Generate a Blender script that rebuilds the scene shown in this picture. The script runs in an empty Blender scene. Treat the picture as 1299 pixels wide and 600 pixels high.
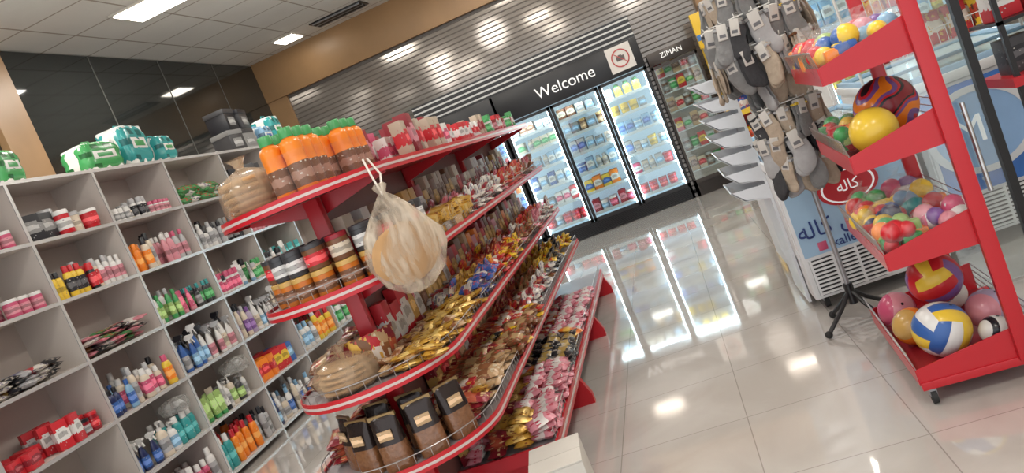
import bpy, bmesh, math, random
from mathutils import Vector, Matrix, Euler
R = random.Random(7)
S = bpy.context.scene; COL = S.collection
PI = math.pi
S.view_settings.view_transform = 'Standard'

# ------------------------------------------------------------------ materials
C = dict(red=(.55,.02,.03), darkred=(.26,.012,.022), pink=(.66,.27,.32), rose=(.56,.09,.18), orange=(.86,.24,.02), yellow=(.78,.53,.05),
    gold=(.6,.37,.11), green=(.06,.32,.1), lime=(.3,.45,.14), teal=(.04,.32,.32), blue=(.04,.12,.38), sky=(.22,.4,.58), navy=(.02,.03,.1),
    purple=(.2,.09,.3), lilac=(.4,.32,.46), black=(.015,.015,.02), grey=(.24,.24,.24), silver=(.44,.44,.45), white=(.72,.71,.69), cream=(.66,.57,.45),
    brown=(.17,.07,.03), tan=(.5,.33,.18), beige=(.48,.39,.3), charcoal=(.05,.05,.055), amber=(.6,.17,.02))
MC = {}
def M(name, col, rough=.5, metal=0, var=.08, scale=9, bump=0, emis=0, ecol=None, trans=0, coat=0, spec=None):
    if name in MC: return MC[name]
    m = bpy.data.materials.new(name); m.use_nodes = True; nt = m.node_tree; N = nt.nodes; b = N['Principled BSDF']
    tc = N.new('ShaderNodeTexCoord'); nz = N.new('ShaderNodeTexNoise'); nz.inputs['Scale'].default_value = scale; nz.inputs['Detail'].default_value = 3
    nt.links.new(tc.outputs['Object'], nz.inputs['Vector'])
    mx = N.new('ShaderNodeMix'); mx.data_type = 'RGBA'
    mx.inputs['A'].default_value = (*[max(0, c*(1-var)) for c in col], 1); mx.inputs['B'].default_value = (*[min(1, c*(1+var)) for c in col], 1)
    nt.links.new(nz.outputs['Fac'], mx.inputs['Factor']); nt.links.new(mx.outputs['Result'], b.inputs['Base Color'])
    b.inputs['Roughness'].default_value = rough; b.inputs['Metallic'].default_value = metal
    if spec is not None: b.inputs['Specular IOR Level'].default_value = spec
    if coat: b.inputs['Coat Weight'].default_value = coat
    if trans: b.inputs['Transmission Weight'].default_value = trans
    if emis: b.inputs['Emission Color'].default_value = (*(ecol or col), 1); b.inputs['Emission Strength'].default_value = emis
    if bump:
        bp = N.new('ShaderNodeBump'); bp.inputs['Strength'].default_value = bump; bp.inputs['Distance'].default_value = .01
        nt.links.new(nz.outputs['Fac'], bp.inputs['Height']); nt.links.new(bp.outputs['Normal'], b.inputs['Normal'])
    MC[name] = m; return m
def PL(c): return M('plastic_'+c, C[c], .3, 0, .06, 20)
def pattern(name, a, b, c, rough=.35, metal=0, scale=1.0, bump=0, bw=.17, bt=.24):
    """printed wrapper: ground colour, a band of second colour, blocks of a third"""
    if name in MC: return MC[name]
    m = bpy.data.materials.new(name); m.use_nodes = True; nt = m.node_tree; N = nt.nodes; L = nt.links; p = N['Principled BSDF']
    tc = N.new('ShaderNodeTexCoord'); sep = N.new('ShaderNodeSeparateXYZ'); L.new(tc.outputs['Generated'], sep.inputs[0])
    def math_(op, x, y=None):
        n = N.new('ShaderNodeMath'); n.operation = op
        for i, v in enumerate((x, y)):
            if v is None: continue
            if isinstance(v, (int, float)): n.inputs[i].default_value = v
            else: L.new(v, n.inputs[i])
        return n.outputs[0]
    nz = N.new('ShaderNodeTexNoise'); nz.inputs['Scale'].default_value = 3*scale; L.new(tc.outputs['Generated'], nz.inputs['Vector'])
    wob = math_('MULTIPLY', nz.outputs['Fac'], .35)
    d = math_('ABSOLUTE', math_('SUBTRACT', math_('ADD', sep.outputs[0 if bt > .2 else 2], wob), .66))
    band = math_('LESS_THAN', d, bw)
    mp = N.new('ShaderNodeMapping'); mp.inputs['Scale'].default_value = (2.6*scale, 3.4*scale, 4*scale); L.new(tc.outputs['Generated'], mp.inputs[0])
    vo = N.new('ShaderNodeTexVoronoi'); vo.distance = 'CHEBYCHEV'; vo.inputs['Scale'].default_value = 1.3; L.new(mp.outputs[0], vo.inputs['Vector'])
    blot = math_('LESS_THAN', vo.outputs['Distance'], bt)
    m1 = N.new('ShaderNodeMix'); m1.data_type = 'RGBA'; m1.inputs['A'].default_value = (*a, 1); m1.inputs['B'].default_value = (*b, 1); L.new(band, m1.inputs['Factor'])
    m2 = N.new('ShaderNodeMix'); m2.data_type = 'RGBA'; L.new(m1.outputs['Result'], m2.inputs['A']); m2.inputs['B'].default_value = (*c, 1); L.new(blot, m2.inputs['Factor'])
    L.new(m2.outputs['Result'], p.inputs['Base Color']); p.inputs['Roughness'].default_value = rough; p.inputs['Metallic'].default_value = metal
    if bump:
        n2 = N.new('ShaderNodeTexNoise'); n2.inputs['Scale'].default_value = 7; L.new(tc.outputs['Generated'], n2.inputs['Vector'])
        bp = N.new('ShaderNodeBump'); bp.inputs['Strength'].default_value = bump; bp.inputs['Distance'].default_value = .004
        L.new(n2.outputs['Fac'], bp.inputs['Height']); L.new(bp.outputs['Normal'], p.inputs['Normal'])
    MC[name] = m; return m
PKC = dict(gold=((.62,.36,.06),(.8,.56,.18),(.25,.08,.02)), red=((.5,.02,.03),(.72,.64,.56),(.66,.36,.06)), darkred=((.22,.01,.02),(.48,.1,.05),(.62,.44,.22)),
    pink=((.64,.25,.3),(.74,.69,.66),(.5,.04,.08)), black=((.02,.02,.025),(.42,.28,.08),(.45,.4,.35)), yellow=((.78,.5,.03),(.6,.07,.03),(.15,.06,.03)),
    orange=((.74,.2,.02),(.76,.47,.08),(.5,.02,.02)), white=((.68,.64,.58),(.5,.06,.07),(.15,.12,.22)), blue=((.04,.09,.32),(.62,.57,.52),(.5,.08,.08)),
    tan=((.52,.33,.17),(.26,.1,.04),(.66,.56,.4)), brown=((.19,.08,.03),(.47,.31,.15),(.5,.08,.05)), green=((.08,.28,.1),(.62,.62,.52),(.5,.07,.05)), silver=((.4,.4,.42),(.17,.17,.28),(.6,.6,.6)))
def PK(c): return pattern('wrapper_'+c, *PKC[c], rough=.32, metal=.08 if c != 'gold' else .4, bump=.35, scale=.8)
def LM(c):
    a = C[c]; dark = sum(a) > 1.2
    return pattern('printed_label_'+c, a, tuple(x*.55 for x in a) if dark else tuple(min(1, x*1.6+.1) for x in a), (.2,.15,.2) if dark else (.6,.58,.5), rough=.4, scale=.8, bt=.13)
def gridmat(name, tile, line, size, lw, rough, off=(0,0,0), marble=0, spec=.5, wavy=0, coat=0):
    m = bpy.data.materials.new(name); m.use_nodes = True; nt = m.node_tree; N = nt.nodes; L = nt.links; p = N['Principled BSDF']
    tc = N.new('ShaderNodeTexCoord'); mp = N.new('ShaderNodeMapping'); mp.inputs['Location'].default_value = off; L.new(tc.outputs['Object'], mp.inputs[0])
    br = N.new('ShaderNodeTexBrick'); br.offset = 0; br.inputs['Scale'].default_value = 1; br.inputs['Brick Width'].default_value = size; br.inputs['Row Height'].default_value = size
    br.inputs['Mortar Size'].default_value = lw; br.inputs['Mortar Smooth'].default_value = .1
    br.inputs['Color1'].default_value = (*tile, 1); br.inputs['Color2'].default_value = (*[x*.95 for x in tile], 1); br.inputs['Mortar'].default_value = (*line, 1)
    L.new(mp.outputs[0], br.inputs['Vector'])
    nz = N.new('ShaderNodeTexNoise'); nz.inputs['Scale'].default_value = 1.6; nz.inputs['Detail'].default_value = 9; nz.inputs['Distortion'].default_value = 1.4; L.new(tc.outputs['Object'], nz.inputs['Vector'])
    rp = N.new('ShaderNodeValToRGB'); rp.color_ramp.elements[0].position = .35; rp.color_ramp.elements[1].position = .7
    rp.color_ramp.elements[0].color = (1-marble, 1-marble*1.1, 1-marble*1.2, 1); rp.color_ramp.elements[1].color = (1,1,1,1); L.new(nz.outputs['Fac'], rp.inputs[0])
    mx = N.new('ShaderNodeMix'); mx.data_type = 'RGBA'; mx.blend_type = 'MULTIPLY'; mx.inputs['Factor'].default_value = 1
    L.new(br.outputs['Color'], mx.inputs['A']); L.new(rp.outputs['Color'], mx.inputs['B']); L.new(mx.outputs['Result'], p.inputs['Base Color'])
    p.inputs['Roughness'].default_value = rough; p.inputs['Specular IOR Level'].default_value = spec
    if coat: p.inputs['Coat Weight'].default_value = coat; p.inputs['Coat Roughness'].default_value = .03
    bp = N.new('ShaderNodeBump'); bp.inputs['Strength'].default_value = .2; bp.inputs['Distance'].default_value = .002; bp.invert = True
    L.new(br.outputs['Fac'], bp.inputs['Height'])
    if wavy:
        n3 = N.new('ShaderNodeTexNoise'); n3.inputs['Scale'].default_value = 3.2; n3.inputs['Detail'].default_value = 1; L.new(tc.outputs['Object'], n3.inputs['Vector'])
        b2 = N.new('ShaderNodeBump'); b2.inputs['Strength'].default_value = wavy; b2.inputs['Distance'].default_value = .01; L.new(n3.outputs['Fac'], b2.inputs['Height']); L.new(b2.outputs['Normal'], bp.inputs['Normal'])
    L.new(bp.outputs['Normal'], p.inputs['Normal'])
    return m
def glassmat(name, tint=(.9,.95,.95), fac=.1, rough=.03, hue=(1,1,1)):
    m = bpy.data.materials.new(name); m.use_nodes = True; nt = m.node_tree; N = nt.nodes; L = nt.links; N.remove(N['Principled BSDF']); out = N['Material Output']
    t = N.new('ShaderNodeBsdfTransparent'); t.inputs[0].default_value = (*tint, 1); g = N.new('ShaderNodeBsdfGlossy'); g.inputs['Roughness'].default_value = rough; g.inputs[0].default_value = (*hue, 1)
    mx = N.new('ShaderNodeMixShader'); mx.inputs[0].default_value = fac; L.new(t.outputs[0], mx.inputs[1]); L.new(g.outputs[0], mx.inputs[2]); L.new(mx.outputs[0], out.inputs[0]); return m
def filmmat(name, col, cover, rough=.25, crease=(1,1,1), spread=.2, scale=22):
    if name in MC: return MC[name]
    m = bpy.data.materials.new(name); m.use_nodes = True; nt = m.node_tree; N = nt.nodes; L = nt.links; p = N['Principled BSDF']; out = N['Material Output']
    p.inputs['Base Color'].default_value = (*col, 1); p.inputs['Roughness'].default_value = rough
    t = N.new('ShaderNodeBsdfTransparent'); mx = N.new('ShaderNodeMixShader'); nz = N.new('ShaderNodeTexNoise'); nz.inputs['Scale'].default_value = scale; nz.inputs['Detail'].default_value = 3; nz.inputs['Distortion'].default_value = .6
    tc = N.new('ShaderNodeTexCoord'); mp = N.new('ShaderNodeMapping'); mp.inputs['Scale'].default_value = crease; L.new(tc.outputs['Object'], mp.inputs[0]); L.new(mp.outputs[0], nz.inputs['Vector'])
    rp = N.new('ShaderNodeMapRange'); rp.inputs['From Min'].default_value = .35; rp.inputs['From Max'].default_value = .65; rp.inputs['To Min'].default_value = max(0, cover-spread); rp.inputs['To Max'].default_value = min(1, cover+spread)
    L.new(nz.outputs['Fac'], rp.inputs['Value']); L.new(rp.outputs[0], mx.inputs[0]); L.new(t.outputs[0], mx.inputs[1]); L.new(p.outputs[0], mx.inputs[2])
    bp = N.new('ShaderNodeBump'); bp.inputs['Strength'].default_value = .8; bp.inputs['Distance'].default_value = .01; L.new(nz.outputs['Fac'], bp.inputs['Height']); L.new(bp.outputs['Normal'], p.inputs['Normal'])
    L.new(mx.outputs[0], out.inputs[0]); MC[name] = m; return m

RED = M('red_enamel', (.52,.014,.024), .28, 0, .06, 6); REDD = M('red_panel', (.3,.012,.02), .45)
WHT = M('white_enamel', (.7,.69,.67), .35); GREYM = M('grey_steel', (.36,.37,.39), .35, .6); CHROME = M('chrome', (.7,.7,.72), .14, 1)
BLK = M('black_frame', (.012,.012,.014), .3); RUB = M('black_rubber', (.02,.02,.02), .7)
SHELFW = M('shelf_laminate', (.58,.53,.49), .45, 0, .05, 3); EDGE = M('shelf_edge_trim', (.7,.7,.7), .25, .5); BACKW = M('shelf_back_laminate', (.52,.46,.42), .5, 0, .05, 3)
WOOD = M('walnut_panel', (.36,.215,.105), .4, 0, .25, 2.5)
GLASS = glassmat('clear_glass', fac=.07)

# ------------------------------------------------------------------ mesh builder
class MB:
    def __init__(s): s.bm = bmesh.new(); s.mats = []
    def mi(s, m):
        if m not in s.mats: s.mats.append(m)
        return s.mats.index(m)
    def merge(s, tb, m, mtx=None):
        i = s.mi(m)
        if mtx is not None: tb.transform(mtx)
        for f in tb.faces: f.material_index = i
        me = bpy.data.meshes.new('t'); tb.to_mesh(me); tb.free(); s.bm.from_mesh(me); bpy.data.meshes.remove(me); return s
    def box(s, x0, y0, z0, x1, y1, z1, m, bev=0, mtx=None):
        tb = bmesh.new(); bmesh.ops.create_cube(tb, size=1)
        for v in tb.verts: v.co = Vector(((x0+x1)/2+v.co.x*(x1-x0), (y0+y1)/2+v.co.y*(y1-y0), (z0+z1)/2+v.co.z*(z1-z0)))
        if bev: bmesh.ops.bevel(tb, geom=tb.edges[:], offset=bev, segments=2, affect='EDGES', profile=.6)
        return s.merge(tb, m, mtx)
    def cyl(s, p0, p1, r, m, r2=None, n=12):
        p0, p1 = Vector(p0), Vector(p1); d = p1-p0; tb = bmesh.new()
        bmesh.ops.create_cone(tb, cap_ends=True, segments=n, radius1=r, radius2=r if r2 is None else r2, depth=d.length)
        q = Vector((0,0,1)).rotation_difference(d.normalized())
        return s.merge(tb, m, Matrix.Translation((p0+p1)/2) @ q.to_matrix().to_4x4())
    def lathe(s, prof, m, n=14, sx=1, sy=1, c=(0,0,0), wob=0, seed=0):
        tb = bmesh.new(); rings = []; rr = random.Random(seed)
        ph = [rr.uniform(0, 6.28) for _ in range(4)]
        for r, z in prof:
            if r < 1e-5: rings.append([tb.verts.new((c[0], c[1], c[2]+z))]); continue
            ring = []
            for k in range(n):
                a = 2*PI*k/n; q = r*(1+wob*(math.sin(3*a+ph[0]+z*25)+.6*math.sin(7*a+ph[1]-z*50))) if wob else r
                ring.append(tb.verts.new((c[0]+q*sx*math.cos(a), c[1]+q*sy*math.sin(a), c[2]+z)))
            rings.append(ring)
        for A, B in zip(rings, rings[1:]):
            for k in range(n):
                k2 = (k+1) % n
                if len(A) == 1 and len(B) == 1: continue
                if len(A) == 1: tb.faces.new((A[0], B[k], B[k2]))
                elif len(B) == 1: tb.faces.new((A[k], A[k2], B[0]))
                else: tb.faces.new((A[k], A[k2], B[k2], B[k]))
        bmesh.ops.recalc_face_normals(tb, faces=tb.faces[:]); return s.merge(tb, m)
    def prism(s, pts, axis, a, b, m):
        tb = bmesh.new()
        def P(p, t): return {'x': (t, p[0], p[1]), 'y': (p[0], t, p[1]), 'z': (p[0], p[1], t)}[axis]
        A = [tb.verts.new(P(p, a)) for p in pts]; B = [tb.verts.new(P(p, b)) for p in pts]; n = len(pts)
        tb.faces.new(A); tb.faces.new(B[::-1])
        for k in range(n): tb.faces.new((A[k], A[(k+1) % n], B[(k+1) % n], B[k]))
        bmesh.ops.recalc_face_normals(tb, faces=tb.faces[:]); return s.merge(tb, m)
    def tube(s, pts, r, m, n=6):
        for a, b in zip(pts, pts[1:]): s.cyl(a, b, r, m, n=n)
        return s
    def strip(s, pts, z0, z1, th, m):
        tb = bmesh.new(); V = []
        for i, p in enumerate(pts):
            a = Vector(pts[max(0, i-1)]); b = Vector(pts[min(len(pts)-1, i+1)]); d = (b-a).normalized(); nrm = Vector((-d.y, d.x))
            q = Vector(p)+nrm*th
            V.append([tb.verts.new((p[0], p[1], z0)), tb.verts.new((q.x, q.y, z0)), tb.verts.new((q.x, q.y, z1)), tb.verts.new((p[0], p[1], z1))])
        for A, B in zip(V, V[1:]):
            for k in range(4): tb.faces.new((A[k], A[(k+1) % 4], B[(k+1) % 4], B[k]))
        tb.faces.new(V[0]); tb.faces.new(V[-1][::-1]); bmesh.ops.recalc_face_normals(tb, faces=tb.faces[:]); return s.merge(tb, m)
    def sphere(s, c, r, m, sc=(1,1,1), u=14, v=9):
        tb = bmesh.new(); bmesh.ops.create_uvsphere(tb, u_segments=u, v_segments=v, radius=r)
        return s.merge(tb, m, Matrix.Translation(c) @ Matrix.Diagonal((*sc, 1)))
    def build(s, name, parent=None, smooth=True, ang=.7):
        me = bpy.data.meshes.new(name); s.bm.to_mesh(me); s.bm.free()
        for m in s.mats: me.materials.append(m)
        if smooth:
            me.polygons.foreach_set('use_smooth', [True]*len(me.polygons)); me.set_sharp_from_angle(angle=ang)
        o = bpy.data.objects.new(name, me); COL.objects.link(o)
        if parent: o.parent = parent; KIDS.setdefault(parent.name, []).append(o)
        return o
KIDS = {}
def tag(o, label, cat, group=None, kind=None):
    o['label'] = label; o['category'] = cat
    if group: o['group'] = group
    if kind: o['kind'] = kind
    return o
def thing(name, label, cat, loc=(0,0,0), rz=0, group=None):
    o = bpy.data.objects.new(name, None); COL.objects.link(o); o.location = loc; o.rotation_euler = (0,0,rz); o.empty_display_size = .05
    return tag(o, label, cat, group)
def struct(b, name):
    o = b.build(name); o['kind'] = 'structure'; return o
def dup(o, parent=None):
    c = o.copy(); COL.objects.link(c)
    if parent: c.parent = parent; KIDS.setdefault(parent.name, []).append(c)
    for ch in list(KIDS.get(o.name, [])): dup(ch, c)
    return c
CACHE = {}
def put(key, maker, loc, rot, label, cat, group, scale=1):
    if key in CACHE: o = dup(CACHE[key])
    else: o = maker(); CACHE[key] = o
    o.location = loc; o.rotation_euler = rot if isinstance(rot, tuple) else (0,0,rot); o.scale = (scale,)*3 if not isinstance(scale, tuple) else scale
    if 'group' in o: del o['group']
    return tag(o, label, cat, group)
def empty(name):
    o = bpy.data.objects.new(name, None); COL.objects.link(o); o.empty_display_size = .05; return o
def text(s, size, m, parent, loc, name='lettering', rot=(PI/2,0,0), ext=.002):
    cu = bpy.data.curves.new(name, 'FONT'); cu.body = s; cu.size = size; cu.extrude = ext; cu.align_x = 'CENTER'; cu.align_y = 'CENTER'
    t = bpy.data.objects.new(name, cu); COL.objects.link(t); bpy.context.view_layer.update()
    me = bpy.data.meshes.new_from_object(t.evaluated_get(bpy.context.evaluated_depsgraph_get()))
    bpy.data.objects.remove(t); me.materials.clear(); me.materials.append(m)
    o = bpy.data.objects.new(name, me); COL.objects.link(o); o.parent = parent; o.location = loc; o.rotation_euler = rot
    KIDS.setdefault(parent.name, []).append(o); return o
ORD = ['lowest', 'second', 'third', 'fourth', 'fifth', 'highest']

# ------------------------------------------------------------------ room
XL, XR, YB, YF, ZC = -4.74, 2.8, 10.2, -1.5, 3.71
FLOOR = gridmat('polished_porcelain_floor', (.58,.55,.52), (.36,.33,.31), .55, .0022, .06, off=(.09,.1,0), marble=.17, spec=.8, wavy=.1, coat=.8)
CEIL = gridmat('ceiling_tiles', (.76,.74,.7), (.38,.33,.28), .6, .01, .7, off=(.14,.26,0), marble=.05)
b = MB(); b.box(XL-.2, YF, -.1, XR+.2, YB+.2, 0, FLOOR); struct(b, 'floor')
b = MB(); b.box(XL-.2, YF, ZC, XR+.2, YB+.2, ZC+.1, CEIL); struct(b, 'ceiling')
DG = M('dark_tinted_glass', (.022,.025,.024), .06, 0, .1, 1.2, spec=.9)
b = MB(); b.box(XL-.15, YF, 0, XL, YB, ZC, M('left_wall_plaster', (.3,.2,.12), .6)); struct(b, 'wall_left')
b = MB(); b.box(XL, 5.78, 1.0, XL+.03, YB-.02, ZC-.01, DG)
for yy in (6.9, 8.0, 9.1): b.box(XL+.03, yy-.006, 1.0, XL+.034, yy+.006, ZC-.01, M('reflected_grid_line', (.12,.12,.11), .4))  # added pale strips imitating the ceiling grid reflected in the glass
struct(b, 'window_1')
b = MB(); b.box(XL, YF+.1, 1.0, XL+.03, 5.42, ZC-.01, DG); struct(b, 'window_2')
b = MB(); b.box(XL, 5.43, 0, XL+.09, 5.77, ZC, WOOD); struct(b, 'trim_1')
b = MB(); b.box(XL, YB, 0, XR, YB+.15, ZC, M('back_wall_paint', (.35,.3,.26), .6)); struct(b, 'wall_back')
b = MB(); b.box(XL+.03, YB-.1, 3.165, XR, YB, ZC, WOOD, .004); struct(b, 'trim_2')           # deep timber fascia
b = MB(); b.box(XL+.03, YB-.07, 0, -4.42, YB, 3.165, WOOD); struct(b, 'trim_3')
b = MB(); b.box(.9, YB-.3, 0, 1.35, YB, 3.165, WOOD); struct(b, 'trim_4')
b = MB(); b.box(XR, YF, 0, XR+.15, YB, ZC, M('right_wall_paint', (.55,.52,.48), .6)); struct(b, 'wall_right')
SL = M('shutter_slat_steel', (.29,.26,.235), .1, .45, .1, 2)
SLD = M('shutter_groove', (.12,.105,.095), .5)
sh = thing('roller_shutter', 'closed grey slatted roller shutter across the back wall', 'roller shutter', (-4.42, YB-.03, 0))
b = MB(); b.box(0, 0, 0, 5.3, .02, 3.165, SLD); b.build('shutter_backing', sh)
b = MB(); z = .02
while z < 3.1:
    b.prism([(-.001, z), (-.006, z+.005), (-.006, z+.05), (-.001, z+.055)], 'x', 0, 5.3, SL); z += .061
b.build('slat_curtain', sh, ang=.3)

# ceiling lights and vent
LT = M('light_diffuser', (1,.95,.85), .4, 0, .02, 5, emis=13, ecol=(1,.93,.8)); LF = M('light_frame', (.7,.66,.6), .4)
def ceiling_light(x, y, label, sx=.22, sy=.22, group=None):
    t = thing('ceiling_light', label, 'ceiling light', (x, y, ZC), 0, group)
    MB().box(-sx-.03, -sy-.03, -.02, sx+.03, sy+.03, -.001, LF, .004).build('frame', t)
    MB().box(-sx, -sy, -.028, sx, sy, -.021, LT).build('diffuser', t)
    return t
ceiling_light(-3.66, 6.5, 'large bright square light panel nearest in the tiled ceiling', .25, .2)
ceiling_light(-3.86, 9.6, 'small far light panel in the ceiling beside the timber fascia', .13, .16)
for y in (3.6, .6):
    for x in (-3.8, -1.5, .8): ceiling_light(x, y, 'square ceiling light panel above the shop aisle', group='ceiling lights above the aisle')
for x in (-1.5, .8):
    for y in (9.2, 7.4): ceiling_light(x, y, 'square ceiling light panel near the coolers', group='ceiling lights near the coolers')
t = thing('air_vent', 'black slotted air vent in the ceiling near the timber fascia', 'air vent', (-3.12, 9.6, ZC))
MB().box(-.36, -.16, -.015, .36, .16, -.001, BLK, .004).build('frame', t)
b = MB()
for k in range(7): b.box(-.33, -.13+k*.04, -.03, .33, -.115+k*.04, -.012, GREYM if k % 3 == 0 else BLK)
b.build('louvre', t)

# ------------------------------------------------------------------ product makers
PROF = dict(
 shampoo=([(0,0),(.9,0),(1,.03),(1.02,.3),(1,.55),(.9,.7),(.5,.8),(.38,.82),(.38,.85)], [(.5,.815),(.5,.97),(.44,1),(0,1)], (1.03,.14,.52), .58),
 lotion=([(0,0),(.9,0),(1,.02),(1,.66),(.85,.75),(.5,.79)], [(.62,.78),(.6,.98),(.52,1),(0,1)], (1.02,.15,.58), .75),
 deodorant=([(0,0),(.92,0),(1,.02),(1,.68),(.9,.72)], [(.98,.715),(.98,.92),(.8,.99),(0,1)], (1.015,.1,.6), 1),
 pump=([(0,0),(.92,0),(1,.02),(1,.58),(.8,.68),(.4,.72)], [(.45,.71),(.45,.79),(.16,.8),(.16,.9),(.3,.9),(.3,.93),(0,.93)], (1.02,.12,.5), .7),
 spray=([(0,0),(.92,0),(1,.03),(1,.42),(.75,.6),(.4,.72),(.32,.76)], [(.4,.75),(.4,.84),(0,.84)], (1.02,.08,.42), .62),
 juice=([(0,0),(.88,0),(1,.03),(1,.5),(.95,.53),(1,.56),(1,.74),(.9,.8),(.58,.84),(.56,.86)], [(.64,.85),(.64,.985),(.58,1),(0,1)], (1.012,.1,.46), 1),
 can=([(0,0),(.96,0),(1,.02),(1,.8),(.94,.82)], [(1.03,.81),(1.03,.97),(.96,1),(0,1)], (1.012,.18,.62), 1),
 tub=([(0,0),(.82,0),(.86,.03),(1,.82)], [(1.06,.82),(1.06,.95),(1,1),(0,1)], (.975,.2,.7), 1))
FULL = dict(shampoo='shampoo bottle', lotion='lotion bottle', deodorant='deodorant can', pump='pump bottle', spray='spray bottle', juice='juice bottle', can='tin', tub='tub', carton='carton', tube='cream tube')
def mk_bottle(kind, w, h, bc, cc, lc, name=None):
    def f():
        bp, cp, (lr, l0, l1), fl = PROF[kind]; r = w/2; o = empty(name or FULL[kind].replace(' ', '_')); sx = fl
        MB().lathe([(a*r, z*h) for a, z in bp], PL(bc), 14, sx, 1).build('body', o)
        cs = sx if kind not in ('shampoo','lotion') else max(sx, .8)
        cb = MB().lathe([(a*r, z*h) for a, z in cp], PL(cc), 12, cs, 1)
        if kind == 'pump': cb.box(-.004, -.01, h*.93, r*1.1, .01, h*.98, PL(cc), .003)
        if kind == 'spray':
            cb.prism([(-r*.5, h*.84), (r*.3, h*.84), (r*1.1, h*.92), (r*1.1, h*.98), (-r*.3, h), (-r*.7, h*.93)], 'y', -.011, .011, PL(cc))
            cb.prism([(r*.45, h*.85), (r*.65, h*.88), (r*.95, h*.72), (r*.8, h*.71)], 'y', -.006, .006, PL(cc))
        cb.build('lid' if kind in ('can','tub') else 'cap', o)
        if lc:
            lp = [(.975*lr*r, l0*h), (lr*r, l0*h), (lr*r if kind != 'tub' else 1.005*r, l1*h), (.975*lr*r, l1*h)]
            MB().lathe(lp, LM(lc), 14, sx, 1).build('printed_label', o)
        return o
    return f
def mk_tube(w, h, bc, cc):
    def f():
        o = empty('cream_tube'); b = MB(); tb = bmesh.new(); rings = []
        for t in (0, .3, .6, .85, 1):
            fx = .5*(1-t)**.7*w*.8+.0015; rings.append([tb.verts.new((fx*math.cos(a*PI/5), w/2*(1+.05*t)*math.sin(a*PI/5), h*(.15+.85*t))) for a in range(10)])
        for A, B in zip(rings, rings[1:]):
            for k in range(10): tb.faces.new((A[k], A[(k+1) % 10], B[(k+1) % 10], B[k]))
        tb.faces.new(rings[0][::-1]); tb.faces.new(rings[-1]); b.merge(tb, LM(bc)); b.build('body', o)
        MB().lathe([(0,0),(w*.38,0),(w*.42,.005),(w*.42,h*.16),(0,h*.16)], PL(cc), 12).build('cap', o); return o
    return f
def mk_carton(d, w, h, c1, c2, name='carton'):
    def f():
        o = empty(name); b = MB(); b.box(-d/2, -w/2, 0, d/2, w/2, h, pattern('carton_'+c1+c2, C[c1], C[c2], tuple(x*.5+.2 for x in C[c2]), .45, bt=.1), .0015); b.build('box_body', o)
        b = MB(); b.box(d/2-.001, -w*.32, h*.3, d/2+.001, w*.32, h*.75, LM(c2)); b.build('printed_panel', o); return o
    return f
def packet_mesh(L, W, T, mat, seed):
    rr = random.Random(seed); nu, nv = 11, 7; tb = bmesh.new(); g = {}
    ph = [rr.uniform(0, 6.28) for _ in range(6)]
    for s_ in (1, -1):
        for i in range(nu):
            for j in range(nv):
                u, v = i/(nu-1)*2-1, j/(nv-1)*2-1; edge = i in (0, nu-1) or j in (0, nv-1)
                if edge and s_ == -1: g[(s_, i, j)] = g[(1, i, j)]; continue
                hgt = (max(0, 1-abs(u)**3.5)**.6)*(max(0, 1-abs(v)**3)**.6)
                if abs(u) > .85: hgt *= .2
                z = s_*T/2*hgt*(1+.14*math.sin(5*u+ph[0]+s_)+.1*math.sin(7*v+ph[1])+.06*math.sin(9*(u+v)+ph[2]))
                y = v*W/2*(1-.06*(1-abs(u))+.02*math.sin(6*u+ph[3])); x = u*L/2*(1+.03*math.sin(4*v+ph[4]))
                if edge: z = .06*T*math.sin(6*v+ph[5])*abs(u)
                g[(s_, i, j)] = tb.verts.new((x, y, z))
    for s_ in (1, -1):
        for i in range(nu-1):
            for j in range(nv-1):
                q = (g[(s_,i,j)], g[(s_,i+1,j)], g[(s_,i+1,j+1)], g[(s_,i,j+1)])
                tb.faces.new(q if s_ == 1 else q[::-1])
    return tb
def mk_packet(name, L, W, T, c, seed):
    def f():
        b = MB(); b.merge(packet_mesh(L, W, T, None, seed), PK(c)); return b.build(name, ang=1.2)
    return f
def mk_candybox(L, W, T, c):
    def f():
        b = MB(); b.box(-L/2, -W/2, -T/2, L/2, W/2, T/2, PK(c), .003); return b.build('sweet_box')
    return f

# ------------------------------------------------------------------ white wall shelving (left)
ws = thing('wall_shelving', 'tall white open shelving with square cells along the left wall', 'shelving', (-3.5, 3.12, 0))
YC = [0, .8, 1.53, 2.31, 3.1, 3.88, 4.68]; ZR = [2.3, 1.93, 1.56, 1.18, .8, .42, .06]; DP = .34
for i, y in enumerate(YC):
    MB().box(-DP, y-.009, 0, 0, y+.009, 2.3, SHELFW).box(-.002, y-.011, 0, .004, y+.011, 2.31, EDGE).build('divider', ws)
for z in ZR:
    MB().box(-DP, 0, z-.018, 0, YC[-1], z, SHELFW).box(-.001, 0, z-.02, .005, YC[-1], z+.001, EDGE).build('shelf_board', ws)
MB().box(-DP-.012, 0, 0, -DP, YC[-1], 2.3, BACKW).build('back_panel', ws)
ROWN = ['top', 'second', 'third', 'fourth', 'fifth', 'lowest']; COLN = ['nearest', 'second', 'third', 'fourth', 'fifth', 'farthest']
def spec_item(sp, name=None):
    kind, w, h, bc, cc, lc = sp
    if kind == 'tube': return mk_tube(w, h, bc, cc), f'{bc} cream tube'
    if kind == 'carton': nm = name or 'carton'; return mk_carton(w*.6, w, h, bc, cc, nm), f'{bc} and {cc} ' + nm.replace('_', ' ')
    return mk_bottle(kind, w, h, bc, cc, lc), f'{bc} {FULL[kind]} with {cc} ' + ('lid' if kind in ('can','tub') else 'cap')
CATN = {'can':'tin','carton':'carton','tub':'tub','tube':'tube'}
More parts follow.
